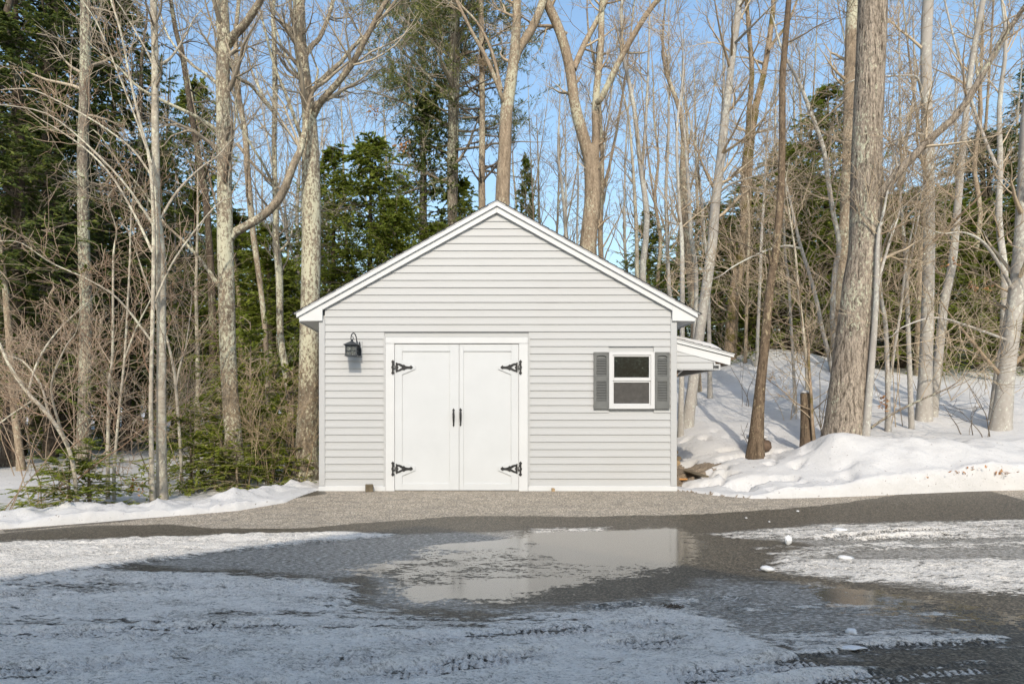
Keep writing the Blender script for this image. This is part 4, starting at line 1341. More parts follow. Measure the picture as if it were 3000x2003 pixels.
H_('pine_tree', 'thin dark dead trunk deep in the left wood beyond the snow', 20., [(412, 300, 12), (409, 550, 14), (407, 750, 18), (392, 890, 20), (378, 1080, 22), (365, 1312, 26)], T['bark_dark'], T['twig_dark'], seed=10, n1=34, l1=1.7, up=-.02, ang=80, tlo=.3)
H_('pine_tree', 'dark slanting trunk high between the pale trunk and stout maple', 18.5, [(500, 0, 11), (515, 90, 13), (535, 170, 14), (560, 330, 16), (580, 450, 18), (600, 560, 20), (612, 700, 20), (622, 900, 22), (628, 1330, 26)], T['bark_dark'], T['twig_dark'], seed=11, n1=30, l1=1.6, up=.0, ang=70, tlo=.3)
H_('maple_sapling', 'low leaning sapling with arching orange-budded branches at far left', 8.2, [(0, 1010, 8), (29, 1073, 9), (81, 1150, 11), (143, 1216, 12), (201, 1312, 12), (222, 1420, 12), (226, 1500, 13)], T['bark_birch'], T['twig_red'], seed=12, sides=8,
   limbs=[([(143, 1216, 8), (120, 1130, 6), (70, 1060, 5), (20, 1040, 4)], .5), ([(81, 1150, 7), (110, 1060, 6), (160, 980, 5), (240, 900, 4)], .5), ([(201, 1312, 8), (170, 1230, 7), (150, 1130, 6), (190, 1020, 4)], .5), ([(100, 1170, 6), (40, 1210, 5), (-30, 1260, 4)], .4)], n1=14, l1=.9, n2=6, l2=.42, n3=4, l3=.18, tlo=.05, top=.8, limb_k=1., tip=.0026)
H_('maple_sapling', 'straight thin mottled sapling left of its lighter twin by the snow bank', 9.6, [(332, 760, 6), (330, 1035, 8), (320, 1130, 9), (316, 1365, 11)], T['bark_birch'], T['twig_red'], seed=13, sides=8, n1=26, l1=1.1, n2=6, l2=.5, n3=4, l3=.2, tlo=.25, top=1.2, tip=.0026)
H_('maple_sapling', 'forked pale sapling just right of the straight mottled one', 9.4, [(380, 780, 6), (366, 1035, 7), (354, 1154, 8), (340, 1300, 8), (334, 1385, 10)], T['bark_birch'], T['twig_red'], seed=14, sides=8, n1=26, l1=1.1, n2=6, l2=.5, n3=4, l3=.2, tlo=.25, top=1.4, tip=.0026,
   limbs=[([(362, 1060, 6), (400, 960, 5), (450, 860, 4), (470, 800, 3)], .6)])
H_('maple_sapling', 'wispy sapling right of the slender pale trunk, leaning left at its top', 10.2, [(450, 880, 6), (480, 960, 7), (505, 1060, 8), (515, 1130, 9), (522, 1220, 9), (530, 1340, 10)], T['bark_birch'], T['twig_red'], seed=15, sides=8, n1=24, l1=1.1, n2=6, l2=.5, n3=4, l3=.2, tlo=.2, top=1.2, tip=.0026,
   limbs=[([(515, 1130, 7), (530, 1060, 6), (545, 1010, 4), (560, 900, 3)], .7)])
H_('pine_tree', 'short dark crooked trunk standing at the extreme left behind twigs', 14., [(20, 900, 18), (40, 1180, 20), (55, 1300, 20), (64, 1392, 24)], T['bark_maple'], T['twig_dark'], seed=16, n1=20, l1=1.4, up=0, ang=75, tlo=.3, top=3)

# --- behind the roof
H_('pine_tree', 'tall old pine with a broken lichen-grey trunk above the left roof slope', 20., [(1330, -60, 24), (1330, 100, 26), (1328, 190, 27), (1326, 335, 28), (1323, 478, 28), (1325, 620, 30), (1330, 900, 34), (1330, 1190, 38)], T['bark_pine'], T['twig_grey'], seed=20, n1=60, l1=3., n2=6, l2=.9, n3=4, l3=.4, up=.02, ang=78, tlo=.30, top=3, tip=.004,
   limbs=[([(1322, 300, 9), (1280, 250, 8), (1210, 180, 7), (1140, 110, 5)], 1.), ([(1322, 380, 8), (1260, 340, 7), (1180, 300, 6), (1090, 270, 4)], 1.), ([(1322, 520, 9), (1260, 540, 8), (1200, 560, 5)], .5)])
H_('spruce_tree', 'thin dead spruce with bare spiky branches just left of the roof peak', 19., [(1409, 0, 16), (1412, 200, 17), (1413, 383, 18), (1411, 526, 20), (1413, 700, 21), (1413, 1190, 24)], T['bark_maple'], T['twig_dark'], seed=21, n1=80, l1=1.5, n2=6, l2=.55, n3=4, l3=.3, up=.04, ang=75, tlo=.30, top=3, tip=.004)
H_('maple_tree', 'reddish-brown maple rising straight behind the roof peak and forking high', 16.8, [(1514, 0, 24), (1512, 96, 27), (1500, 215, 33), (1483, 335, 37), (1478, 454, 38), (1471, 600, 42), (1468, 900, 48), (1466, 1190, 56)], T['bark_maple'], T['twig_tan'], seed=22, sides=16,
   limbs=[([(1508, 180, 26), (1521, 143, 25), (1560, 81, 24), (1593, 0, 22), (1610, -60, 18)], 2.0, .4), ([(1474, 300, 14), (1471, 287, 13), (1430, 182, 12), (1383, 96, 10), (1335, 0, 8)], 1.4, -.5), ([(1470, 265, 10), (1440, 150, 9), (1400, 70, 7), (1350, 15, 6)], 1.2, .6)], n1=14, l1=1.5, tlo=.55, top=4)
H_('maple_tree', 'wide forked maple behind the right roof slope with three tall arms', 17.5, [(1732, 430, 48), (1736, 574, 46), (1722, 732, 50), (1715, 950, 54), (1712, 1190, 60)], T['bark_maple'], T['twig_tan'], seed=23, sides=16, top=0,
   limbs=[([(1730, 480, 36), (1717, 430, 34), (1684, 311, 31), (1670, 206, 29), (1641, 96, 27), (1598, 0, 24)], 2.4, -.3), ([(1680, 205, 18), (1690, 180, 18), (1717, 120, 17), (1765, 29, 15), (1790, -50, 12)], 1.6, .8),
          ([(1738, 460, 28), (1746, 421, 26), (1746, 287, 21), (1760, 143, 19), (1765, 0, 16)], 2.4, .5), ([(1750, 300, 19), (1765, 282, 19), (1813, 182, 18), (1875, 72, 17), (1928, 0, 15)], 2.2, -.7),
          ([(1660, 100, 10), (1620, 78, 9), (1570, 76, 8), (1545, 60, 5)], .4), ([(1745, 430, 7), (1768, 415, 8), (1770, 405, 6)], 0, 0)], n1=16, l1=1.4, tlo=.25, limb_k=.9)

# --- right of the garage
H_('beech_tree', 'leaning smooth grey trunk running up behind the garage right eave', 13.5, [(2167, 0, 19), (2148, 143, 20), (2129, 311, 22), (2110, 478, 25), (2096, 598, 27), (2086, 720, 28), (2062, 891, 29), (2048, 987, 28), (2029, 1130, 29), (2014, 1248, 32)], T['bark_grey'], T['twig_tan'], seed=30, n1=30, l1=1.8, tlo=.4, n2=6,
   limbs=[([(2150, 130, 9), (2175, 105, 8), (2200, 80, 7), (2240, 40, 5)], 1.), ([(2100, 570, 8), (2140, 540, 7), (2200, 520, 5), (2260, 505, 4)], .6)])
H_('maple_tree', 'mossy brown maple forking high beyond the lean-to roof', 19.5, [(2210, 325, 26), (2196, 400, 29), (2187, 526, 31), (2182, 700, 31), (2177, 760, 32), (2153, 843, 32), (2142, 987, 35), (2136, 1124, 40)], T['bark_moss'], T['twig_tan'], seed=31, sides=14, top=0,
   limbs=[([(2205, 340, 20), (2214, 310, 19), (2239, 206, 16), (2263, 48, 14), (2265, -30, 12)], 2.4, .3), ([(2194, 380, 15), (2194, 335, 14), (2203, 215, 13), (2194, 96, 12), (2184, -20, 10)], 2.4, -.5), ([(2250, 150, 9), (2270, 120, 9), (2306, 72, 8), (2335, 0, 6)], 1.3), ([(2160, 820, 15), (2155, 800, 16), (2163, 740, 12), (2172, 720, 7)], 0, 0)], n1=26, l1=1.5, tlo=.3, limb_k=.8)
H_('broken_tree', 'dead brown broken trunk leaning right with peeled bark, mossy at its foot', 11., [(2311, 0, 15), (2299, 143, 17), (2292, 239, 18), (2292, 406, 18), (2287, 574, 20), (2273, 736, 22), (2262, 800, 23), (2252, 880, 24), (2240, 1010, 26), (2225, 1154, 30), (2212, 1326, 42)], T['bark_rot'], T['twig_dark'], seed=32, n1=9, l1=.9, n2=3, l2=.4, n3=0, tlo=.4, top=2.5, cat='dead tree',
   limbs=[([(2262, 790, 8), (2255, 755, 9), (2252, 732, 5)], 0, -.1)])
H_('oak_tree', 'massive furrowed oak trunk rising from the snow right of the broken stump', 10.7, [(2557, -10, 76), (2548, 239, 77), (2540, 430, 80), (2536, 622, 83), (2531, 750, 85), (2516, 843, 88), (2502, 987, 94), (2485, 1130, 100), (2472, 1310, 108)], T['bark_oak'], T['twig_tan'], seed=33, sides=28, n=50, wob=.05,
   limbs=[([(2560, 620, 30), (2574, 583, 28), (2622, 516, 25), (2717, 416, 22), (2813, 325, 20), (2885, 206, 18), (2947, 96, 16), (3000, 24, 13)], 2.2, -1.2), ([(2500, 1290, 8), (2600, 1220, 7), (2700, 1170, 6), (2790, 1130, 4)], .8, -.6)], n1=5, l1=1.6, tlo=.3, top=4, limb_k=3.2, n2=5)
H_('maple_tree', 'rough brown trunk hidden partly behind the massive oak on its left side', 17., [(2497, 0, 28), (2493, 120, 30), (2488, 300, 31), (2484, 470, 31), (2478, 620, 33), (2468, 800, 34), (2462, 900, 36), (2455, 1100, 40)], T['bark_maple'], T['twig_tan'], seed=34, n1=34, l1=1.8, tlo=.35)
H_('beech_sapling', 'slim pale stem hugging the right flank of the massive oak', 10.4, [(2600, 560, 6), (2585, 640, 8), (2572, 700, 11), (2566, 891, 15), (2552, 1083, 18), (2533, 1312, 22)], T['bark_grey'], T['twig_tan'], seed=35, sides=10, n1=26, l1=1.3, tlo=.3, top=1.5, limbs=[([(2566, 860, 9), (2585, 780, 8), (2612, 690, 7), (2635, 620, 5)], .8)])
H_('beech_tree', 'smooth grey beech, straight and thicker than its leaning neighbour', 13., [(2720, -10, 28), (2713, 191, 28), (2717, 383, 28), (2722, 574, 29), (2721, 750, 30), (2717, 891, 31), (2713, 1035, 34), (2705, 1240, 42)], T['bark_grey'], T['twig_tan'], seed=36, n1=20, l1=1.9, tlo=.30,
   limbs=[([(2722, 400, 10), (2680, 392, 9), (2640, 405, 8), (2600, 430, 6)], .8, -.9), ([(2716, 340, 9), (2700, 280, 8), (2688, 230, 7), (2650, 222, 5), (2520, 230, 4)], .8, -1.2)])
H_('beech_tree', 'slimmer smooth beech leaning right beside the straight grey beech', 13.3, [(2882, -10, 14), (2846, 191, 15), (2823, 406, 16), (2808, 574, 19), (2792, 750, 21), (2780, 820, 22), (2765, 891, 22), (2746, 1083, 23), (2730, 1232, 28)], T['bark_grey'], T['twig_tan'], seed=37, n1=26, l1=1.8, tlo=.30)
H_('beech_tree', 'smooth grey beech at the right edge of the picture', 12., [(3030, 150, 28), (3010, 350, 30), (3000, 560, 33), (2992, 720, 35), (2976, 891, 38), (2956, 1035, 42), (2940, 1178, 46), (2930, 1272, 52)], T['bark_grey'], T['twig_tan'], seed=38, n1=30, l1=2., tlo=.2,
   limbs=[([(2968, 850, 10), (2930, 780, 9), (2890, 720, 8), (2850, 690, 6), (2810, 680, 4)], .8, -.5), ([(2960, 1000, 8), (2850, 960, 7), (2740, 930, 6), (2640, 960, 4)], .8, -.8)])
H_('beech_sapling', 'second stem close behind the beech at the right edge', 12.6, [(2992, 400, 10), (2985, 620, 14), (2968, 820, 17), (2945, 980, 19), (2922, 1110, 20), (2910, 1240, 24)], T['bark_grey'], T['twig_tan'], seed=39, n1=14, l1=1.5, tlo=.3, top=2)
H_('beech_sapling', 'forked thin pale stem between the oak and the straight beech', 12., [(2578, 700, 9), (2576, 800, 10), (2582, 880, 11), (2594, 950, 12), (2600, 1100, 13), (2602, 1262, 16)], T['bark_grey'], T['twig_tan'], seed=40, sides=10, n1=28, l1=1.3, tlo=.25, top=2.2, limbs=[([(2603, 1150, 8), (2618, 1040, 8), (2640, 900, 7), (2655, 760, 6), (2680, 640, 4)], 1.), ([(2578, 760, 6), (2600, 690, 5), (2640, 620, 4)], .8)])
H_('beech_sapling', 'straight thin pale stem just left of the straight grey beech', 12.2, [(2632, 500, 7), (2640, 600, 8), (2650, 720, 10), (2657, 860, 11), (2661, 980, 12), (2671, 1268, 15)], T['bark_grey'], T['twig_tan'], seed=41, sides=10, n1=30, l1=1.3, tlo=.25, top=2.2, limbs=[([(2655, 830, 7), (2672, 740, 6), (2690, 640, 5), (2705, 540, 4)], 1.)])
H_('beech_sapling', 'thin grey sapling left of the snow-capped stump', 14., [(2296, 620, 6), (2300, 740, 7), (2311, 834, 8), (2318, 960, 8), (2325, 1080, 9), (2330, 1196, 10)], T['bark_grey'], T['twig_tan'], seed=42, sides=8, n1=28, l1=1.3, tlo=.2, top=1.6)
H_('beech_tree', 'pale stem leaning out to the upper left from behind the oak foot', 13.5, [(2340, 240, 9), (2368, 311, 11), (2411, 430, 12), (2425, 520, 13), (2440, 620, 13), (2459, 717, 13), (2445, 800, 14), (2440, 960, 15), (2462, 1100, 17), (2470, 1220, 18)], T['bark_grey'], T['twig_tan'], seed=43, sides=10, n1=34, l1=1.6, tlo=.25, top=2.2)
H_('beech_tree', 'curving pale stem passing above the snow-capped stump', 12.8, [(2326, 640, 8), (2345, 720, 9), (2370, 800, 10), (2392, 880, 11), (2408, 960, 11), (2428, 1040, 12), (2450, 1150, 13), (2460, 1250, 14)], T['bark_grey'], T['twig_tan'], seed=44, sides=10, n1=30, l1=1.4, tlo=.2, top=2.,
   limbs=[([(2330, 660, 7), (2290, 600, 6), (2240, 560, 5), (2150, 540, 3)], .8), ([(2350, 730, 7), (2300, 720, 6), (2230, 740, 5), (2150, 780, 4)], .8)])
H_('beech_sapling', 'thin stem directly above the snow-capped stump', 11.6, [(2330, 740, 6), (2338, 840, 7), (2350, 940, 8), (2362, 1060, 9), (2366, 1180, 10), (2378, 1320, 11)], T['bark_birch'], T['twig_tan'], seed=45, sides=8, n1=26, l1=1.2, tlo=.2, top=1.6)
H_('beech_sapling', 'skinny straight pale stem beyond the broken trunk, left of it', 18., [(2240, 560, 7), (2234, 640, 8), (2229, 740, 9), (2225, 860, 9), (2219, 1000, 10), (2215, 1096, 11)], T['bark_grey'], T['twig_tan'], seed=46, sides=8, n1=24, l1=1.4, tlo=.3, top=4)
H_('beech_sapling', 'skinny brown stem between the mossy maple and the skinny pale stem', 18.5, [(2195, 640, 7), (2190, 800, 8), (2186, 960, 10), (2182, 1118, 12)], T['bark_maple'], T['twig_tan'], seed=47, sides=8, n1=24, l1=1.4, tlo=.3, top=4)
H_('beech_tree', 'grey stem standing close beside the right end of the garage wall', 13., [(1990, 600, 10), (1998, 720, 12), (1999, 900, 14), (1997, 1085, 15), (1994, 1246, 17)], T['bark_grey'], T['twig_tan'], seed=48, sides=10, n1=28, l1=1.5, tlo=.35, top=4)
H_('maple_tree', 'brown rough stem just behind the right eave corner', 17., [(2000, 560, 22), (2012, 700, 22), (2024, 830, 23), (2034, 940, 24), (2040, 1120, 28)], T['bark_maple'], T['twig_tan'], seed=49, n1=24, l1=1.6, tlo=.4, top=5)
H_('beech_tree', 'pale stem bending left behind the right eave corner', 15.5, [(2020, 600, 10), (2024, 690, 11), (2036, 760, 12), (2040, 850, 12), (2036, 1000, 13), (2034, 1170, 15)], T['bark_grey'], T['twig_tan'], seed=50, sides=10, n1=24, l1=1.5, tlo=.4, top=4)
H_('beech_tree', 'thin pale stem right of the leaning grey trunk at the eave', 16., [(2056, 600, 9), (2062, 690, 10), (2072, 760, 10), (2076, 900, 11), (2080, 1150, 13)], T['bark_grey'], T['twig_tan'], seed=51, sides=10, n1=24, l1=1.5, tlo=.4, top=4)

# stump with snow on top and a green stem beside it
st = H_('tree_stump', 'upright dead stump with weathered grey wood left of the massive oak', 11., [(2359, 1152, 27), (2362, 1230, 30), (2368, 1330, 42)], T['bark_rot'], T['twig_dark'], seed=52, n1=0, top=0, cat='stump', n=14)
c = P(2359, 1150, 11.)
chunk('stump_snow', .075, .07, .035, M['snowcap'], (c[0], c[1], c[2] - .02), 'small white snow cap on top of the dead stump', 'snow', 61, am=.15, sub=3)
H_('beech_sapling', 'olive green thin stem growing up against the dead stump', 10.85, [(2370, 1080, 8), (2376, 1160, 9), (2380, 1240, 9), (2388, 1330, 11)], T['bark_moss'], T['twig_tan'], seed=53, sides=8, n1=14, l1=.8, l2=.35, l3=.2, tlo=.3, top=1.2)

# --- further back: bare stems standing in the wood
proto = []
for k in range(7):
    rng = np.random.default_rng(900 + k)
    hgt = 13 + k * .5
    z = np.linspace(0, 1, 9)
    pth = np.stack([np.cumsum(rng.normal(0, .10, 9)) + rng.normal(0, .5) * z, np.cumsum(rng.normal(0, .10, 9)), z * hgt - .2], 1)
    pth -= np.array([pth[0, 0], pth[0, 1], 0])
    rad = (.078 + .011 * k) * (1 - z) ** .75 + .008
    q, r = smooth_path(pth, rad, 22)
    bark = [M['bark_grey'], M['bark_maple'], M['bark_birch'], M['bark_maple'], M['bark_grey'], M['bark_dark'], M['bark_moss']][k]
    tw = [M['twig_tan'], M['twig_tan'], M['twig_grey'], M['twig_grey'], M['twig_tan'], M['twig_dark'], M['twig_tan']][k]
    tm = trunk_mesh(q, r, 9, np.zeros(3), bark, 'trunk', .10, k)
    src = [(q, r, 1.)]
    if k in (1, 3, 4):                          # a fork
        i0 = 10; v = np.array([.35 if k != 3 else -.35, .1, 1.])
        fp = np.array([q[i0] + v * t * np.array([1, 1, 1]) + np.array([0, 0, .2 * t * t]) for t in np.linspace(0, 5.2, 8)])
        fr = np.linspace(r[i0] * .75, .01, 8)
        V1, Q1 = tubes(fp[None], fr[None], 7)
        src.append((fp, fr, .8))
    else: V1 = None
    cm = twigs(src, np.zeros(3), tw, 'crown', rng, 19, 1.9, 4, .85, 4, .40, 42, .10, .15, .30, tip=.0048, rmax=.032)
    lm = np_mesh('limb', V1, Q1, mat=bark, smooth=True) if V1 is not None else None
    proto.append((tm, lm, cm))


def bg_tree(px, d, k, s, rz, label, name='bare_tree', lean=0., dz=0.):
    x = (px - CX) * d / F
    o = empty(name, (x, d - D0, tz(x, d) + dz), label, 'tree', 'bare trees in the wood behind')
    o.rotation_euler = (lean * .3, lean, rz); o.scale = (s, s, s)
    for nm, me in zip(('trunk', 'limb', 'crown'), proto[k]):
        if me is not None: mobj(nm, me, o)
    return o


BG = [
    (10, 22, 5, 1.0, .3, 'dark bare trunk deep in the shade at the far left'),
    (185, 24, 1, .9, 1.3, 'far dark trunk just left of the blotchy grey pine'),
    (318, 21, 3, .95, 2.2, 'far brown stem between the blotchy pine and the slender pale trunk'),
    (395, 26, 5, 1.0, 3.2, 'faint dark stem right behind the thin dead dark trunk'),
    (540, 23, 0, .85, 4.1, 'far grey stem left of the stout lichen maple'),
    (575, 19, 2, .7, 5.0, 'thin pale stem close left of the stout lichen maple'),
    (708, 21, 3, .9, .8, 'far stem right of the stout lichen maple, below its sweeping limb'),
    (772, 25, 1, .9, 1.9, 'far brown stem seen below the sweeping limb of the stout maple'),
    (868, 20, 4, .8, 2.9, 'thin stem between the crooked trunk and the eave-side maple'),
    (960, 21, 0, .9, .5, 'thin grey stem just right of the eave-side maple'),
    (1030, 23, 2, .9, 1.6, 'pale slender stem over the left hemlocks, nearest the eave-side maple'),
    (1128, 25, 4, .95, 2.8, 'pale thin tree rising left of the tall dark hemlock'),
    (1235, 27, 0, .8, 3.9, 'far bare tree behind the tall dark hemlock'),
    (1552, 22, 3, .8, 5.1, 'small bare tree just right of the reddish roof-peak maple'),
    (1600, 26, 1, .95, .2, 'bare tree in the sky gap right of the roof peak'),
    (1655, 24, 4, .85, 1.2, 'thin bare tree left of the wide forked maple'),
    (1692, 29, 0, .9, 2.1, 'faint stem directly left of the forked maple trunk'),
    (1788, 19.5, 3, .88, 3.3, 'brown bare tree first right of the wide forked maple'),
    (1835, 27, 0, .95, 4.4, 'faint grey tree second right of the forked maple'),
    (1868, 22, 2, .85, 5.4, 'pale stem above the middle of the right roof slope'),
    (1905, 18, 4, .85, .6, 'pale curving tree above the lower right roof slope'),
    (1930, 25, 1, .95, 1.5, 'brown stem close behind the pale curving tree'),
    (1962, 20, 0, .9, 2.6, 'grey stem above the right eave, left of the rough brown stem'),
    (1978, 28, 3, .9, 3.5, 'far stem seen just over the right eave'),
    (2112, 24, 4, .9, 4.6, 'thin far stem between the leaning grey trunk and mossy maple'),
    (2262, 23, 0, .9, 5.6, 'far grey stem left of the broken trunk, against the hemlocks'),
    (2345, 25, 2, .85, .9, 'pale far stem above the snow hump'),
    (2395, 22, 3, .8, 1.8, 'brown stem far behind the snow hump, left of the oak'),
    (2600, 21, 1, .9, 2.7, 'far rough stem right of the oak, behind the forked pale stem'),
    (2640, 26, 4, .95, 3.7, 'far stem behind the straight thin pale stem'),
    (2690, 18, 3, .85, 4.8, 'brown far trunk just left of the straight beech'),
    (2775, 25, 0, .9, 5.8, 'far stem between the two smooth beeches'),
    (2868, 19.5, 1, .95, .4, 'rough brown trunk right of the leaning beech'),
    (2915, 22, 3, .95, 1.4, 'brown trunk second right of the leaning beech'),
    (2945, 17, 4, .8, 2.4, 'pale forked tree just left of the beech at the edge'),
    (2985, 26, 0, 1.0, 3.4, 'far stem behind the beech at the right edge'),
    (1480, 30, 3, 1.0, 4.0, 'far bare tree directly behind the roof peak'),
    (1745, 33, 4, 1.0, 5.0, 'farthest bare tree behind the arms of the forked maple'),
    (2040, 31, 2, 1.0, 1.0, 'farthest pale tree over the lean-to roof'),
    (2440, 30, 1, .95, 2.0, 'farthest tree behind the left edge of the oak'),
    (640, 30, 0, 1.0, 3.0, 'farthest tree behind the stout lichen maple'),
    (840, 31, 4, 1.0, .1, 'farthest tree left of the garage eave'),
    (100, 30, 3, 1.0, .7, 'farthest dark tree between the two pines at far left'),
    (455, 28, 1, 1.0, 1.1, 'farthest tree directly behind the slender pale trunk'),
]
for i, (px, d, k, s, rz, lab) in enumerate(BG):
    bg_tree(px, d, k, s, rz, lab, lean=(-.05 + .1 * ((i * 37) % 10) / 10))


# --- conifers
def conifer(h, rad, seed, nb=110, m=9, leaves=22, lL=.12, lW=.045, tlo=.06, droop=.10, shape=.75, trunk_mat=None, leaf=None, twig=None, kind='hem', bare=.0, tr=.013):
    rng = np.random.default_rng(seed)
    z = np.linspace(0, 1, 10)
    pth = np.stack([np.cumsum(rng.normal(0, .02, 10)) * h * .1, np.cumsum(rng.normal(0, .02, 10)) * h * .1, z * h], 1)
    pth -= np.array([pth[0, 0], pth[0, 1], .2])
    r = h * tr * (1 - z) ** .8 + .008
    tm = trunk_mesh(pth, r, 9, np.zeros(3), trunk_mat, 'trunk', .08, seed)
    t = np.sort(tlo + (1 - tlo) * rng.uniform(0, 1, nb) ** .85)
    lens = rad * np.clip((1 - t), .02, 1) ** shape * rng.uniform(.55, 1.12, nb) + .22
    az = rng.uniform(0, 6.283, nb)
    lumps = 1 + .28 * np.sin(az * 2 + t * 9 + seed) + .15 * np.sin(az * 3 - t * 17)
    lens = lens * (.6 + .4 * lumps)
    el = np.interp(t, [0, .5, 1], [-.10, .10, .75]) + rng.normal(0, .12, nb)
    n = 7
    base = np.stack([np.interp(t, z, pth[:, k]) for k in range(3)], 1)
    dv = np.stack([np.cos(az) * np.cos(el), np.sin(az) * np.cos(el), np.sin(el)], 1)
    A = np.empty((nb, n, 3)); A[:, 0] = base
    for j in range(1, n):
        dv = dv + rng.normal(0, .06, (nb, 3)) - np.array([0, 0, droop * .5])
        if kind == 'pine' and j > 3: dv = dv + np.array([0, 0, .16])
        dv /= np.linalg.norm(dv, axis=1, keepdims=True)
        A[:, j] = A[:, j - 1] + dv * (lens / (n - 1))[:, None]
    RA = (.010 + .012 * lens)[:, None] * .5 * np.linspace(1, .25, n)[None]
    parts = [tubes(A, RA, 4)]
    B, RB = grow(A, RA, m, rng, .18, 1., 1., 58, 5, .08, -.05, .5, .003, 0., flat=.75)
    # scale second order by the length of its branch
    L = np.repeat(lens, m)
    B = B[:, :1] + (B - B[:, :1]) * (L * .36 * rng.uniform(.5, 1.2, len(L)))[:, None, None]
    keep = rng.uniform(0, 1, len(B)) > bare
    B = B[keep]; RB = RB[keep]
    parts.append(tubes(B, RB * .8, 3))
    V, Q = combine(parts)
    wm = np_mesh('branches', V, Q, mat=twig, smooth=True)
    # needle sprays
    S = np.concatenate([B, ]); K = len(S)
    u = rng.uniform(.05, 1., (K, leaves)) * (S.shape[1] - 1.001)
    i0 = u.astype(int); f = (u - i0)[..., None]; kk = np.arange(K)[:, None]
    pos = S[kk, i0] * (1 - f) + S[kk, i0 + 1] * f
    T_ = S[kk, i0 + 1] - S[kk, i0]; T_ /= np.linalg.norm(T_, axis=-1, keepdims=True) + 1e-9
    sp = rng.uniform(-1, 1, (K, leaves))[..., None]
    side = np.cross(T_, np.array([0, 0, 1.])); side /= np.linalg.norm(side, axis=-1, keepdims=True) + 1e-9
    if kind == 'hem':
        dr = T_ * .8 + side * sp * 1.0 + np.array([0, 0, -.22]) + rng.normal(0, .14, (K, leaves, 3))
        nv = np.array([.05, -.85, .75]) + rng.normal(0, .55, (K, leaves, 3))
    else:
        dr = T_ * .7 + rng.normal(0, .55, (K, leaves, 3)) + np.array([0, 0, .15]); nv = np.array([.05, -.85, .75]) + rng.normal(0, .8, (K, leaves, 3))
    V, Q = leaf_quads(pos.reshape(-1, 3), dr.reshape(-1, 3), lL, lW, rng, nv.reshape(-1, 3))
    fm = np_mesh('foliage', V, Q, mat=leaf)
    return tm, wm, fm


CON = {
    'hemA': (conifer(11, 3.1, 1, 210, 11, 32, .095, .034, .04, .10, .75, M['bark_dark'], M['leaf_hem'], M['twig_dark']), 11),
    'hemB': (conifer(10, 2.9, 2, 200, 11, 32, .095, .034, .04, .12, .65, M['bark_dark'], M['leaf_hem'], M['twig_dark']), 10),
    'hemC': (conifer(9, 2.6, 3, 190, 11, 32, .09, .032, .03, .08, .9, M['bark_maple'], M['leaf_hem'], M['twig_tan']), 9),
    'darkA': (conifer(15, 3.7, 4, 190, 11, 32, .125, .045, .16, .12, .55, M['bark_dark'], M['leaf_dark'], M['twig_dark'], bare=.12), 15),
    'darkB': (conifer(15, 3.5, 5, 180, 11, 32, .125, .045, .22, .10, .6, M['bark_dark'], M['leaf_dark'], M['twig_dark'], bare=.15), 15),
    'pine': (conifer(15, 4.9, 6, 80, 12, 40, .17, .024, .62, .02, .45, M['bark_pine'], M['leaf_pine'], M['twig_grey'], kind='pine'), 15),
    'young': (conifer(2.2, .85, 7, 46, 8, 26, .06, .020, .05, .10, .8, M['bark_maple'], M['leaf_young'], M['twig_tan'], tr=.009), 2.2),
    'youngB': (conifer(1.6, .8, 8, 34, 8, 26, .06, .020, .05, .14, .7, M['bark_maple'], M['leaf_young'], M['twig_tan'], tr=.009), 1.6),
}


def con(kind, px, pytop, d, label, name='hemlock_tree', wide=1., rz=0., cat='tree', group=None):
    me, h0 = CON[kind]
    x = (px - CX) * d / F; zb = tz(x, d)
    h = H + (CY - pytop) * d / F - zb
    s = h / h0
    o = empty(name, (x, d - D0, zb), label, cat, group, (rz - 3) * .18)
    o.scale = (wide, wide, s)
    for nm, m_ in zip(('trunk', 'branch', 'foliage'), me): mobj(nm, m_, o)
    return o


g = 'evergreens in the wood'
con('darkA', 40, -220, 17.5, 'dark evergreen filling the top left corner', 'hemlock_tree', 1.15, .3, group=g)
con('darkB', 175, -160, 19, 'dark evergreen close left of the blotchy grey pine', 'hemlock_tree', 1.1, 1.2, group=g)
con('darkA', 330, -40, 21, 'dark evergreen between the blotchy grey pine and the slender pale trunk', 'hemlock_tree', 1.0, 2.4, group=g)
con('darkB', -70, -60, 14.5, 'dark evergreen whose boughs reach in at the left edge', 'hemlock_tree', 1.0, 4.0, group=g)
con('darkB', 110, 300, 24, 'farther dark evergreen seen between the two pines at far left', 'hemlock_tree', 1.2, 5.0, group=g)
con('darkA', 440, 420, 27, 'far dark evergreen behind the slender pale trunk', 'hemlock_tree', 1.15, .9, group=g)
con('hemB', 575, 230, 24, 'yellow-green evergreen top left of the stout lichen maple', 'hemlock_tree', 1.0, 3.1, group=g)
con('hemA', 690, 620, 22, 'green hemlock behind the stout maple, lower than its neighbours', 'hemlock_tree', 1.15, 1.0, group=g)
con('darkB', 560, 760, 29, 'far dark evergreen low behind the stout lichen maple', 'hemlock_tree', 1.3, 2.0, group=g)
con('hemC', 800, 640, 18.5, 'bright hemlock left of the garage, behind the crooked trunk', 'hemlock_tree', 1.1, 2.2, group=g)
con('hemA', 975, 430, 19, 'bright hemlock directly behind the left roof eave', 'hemlock_tree', .95, 3.3, group=g)
con('hemB', 1085, 400, 18, 'bright bushy hemlock above the left roof slope', 'hemlock_tree', 1.05, 4.4, group=g)
con('hemC', 1170, 560, 16.5, 'lowest bright hemlock just over the left roof slope', 'hemlock_tree', .95, .5, group=g)
con('darkA', 1245, 265, 20, 'tall dark narrow hemlock standing against the sky above the roof', 'hemlock_tree', .62, 1.7, group=g)
con('hemB', 1345, 520, 21, 'dark hemlock behind the thin dead spruce', 'hemlock_tree', .85, 2.8, group=g)
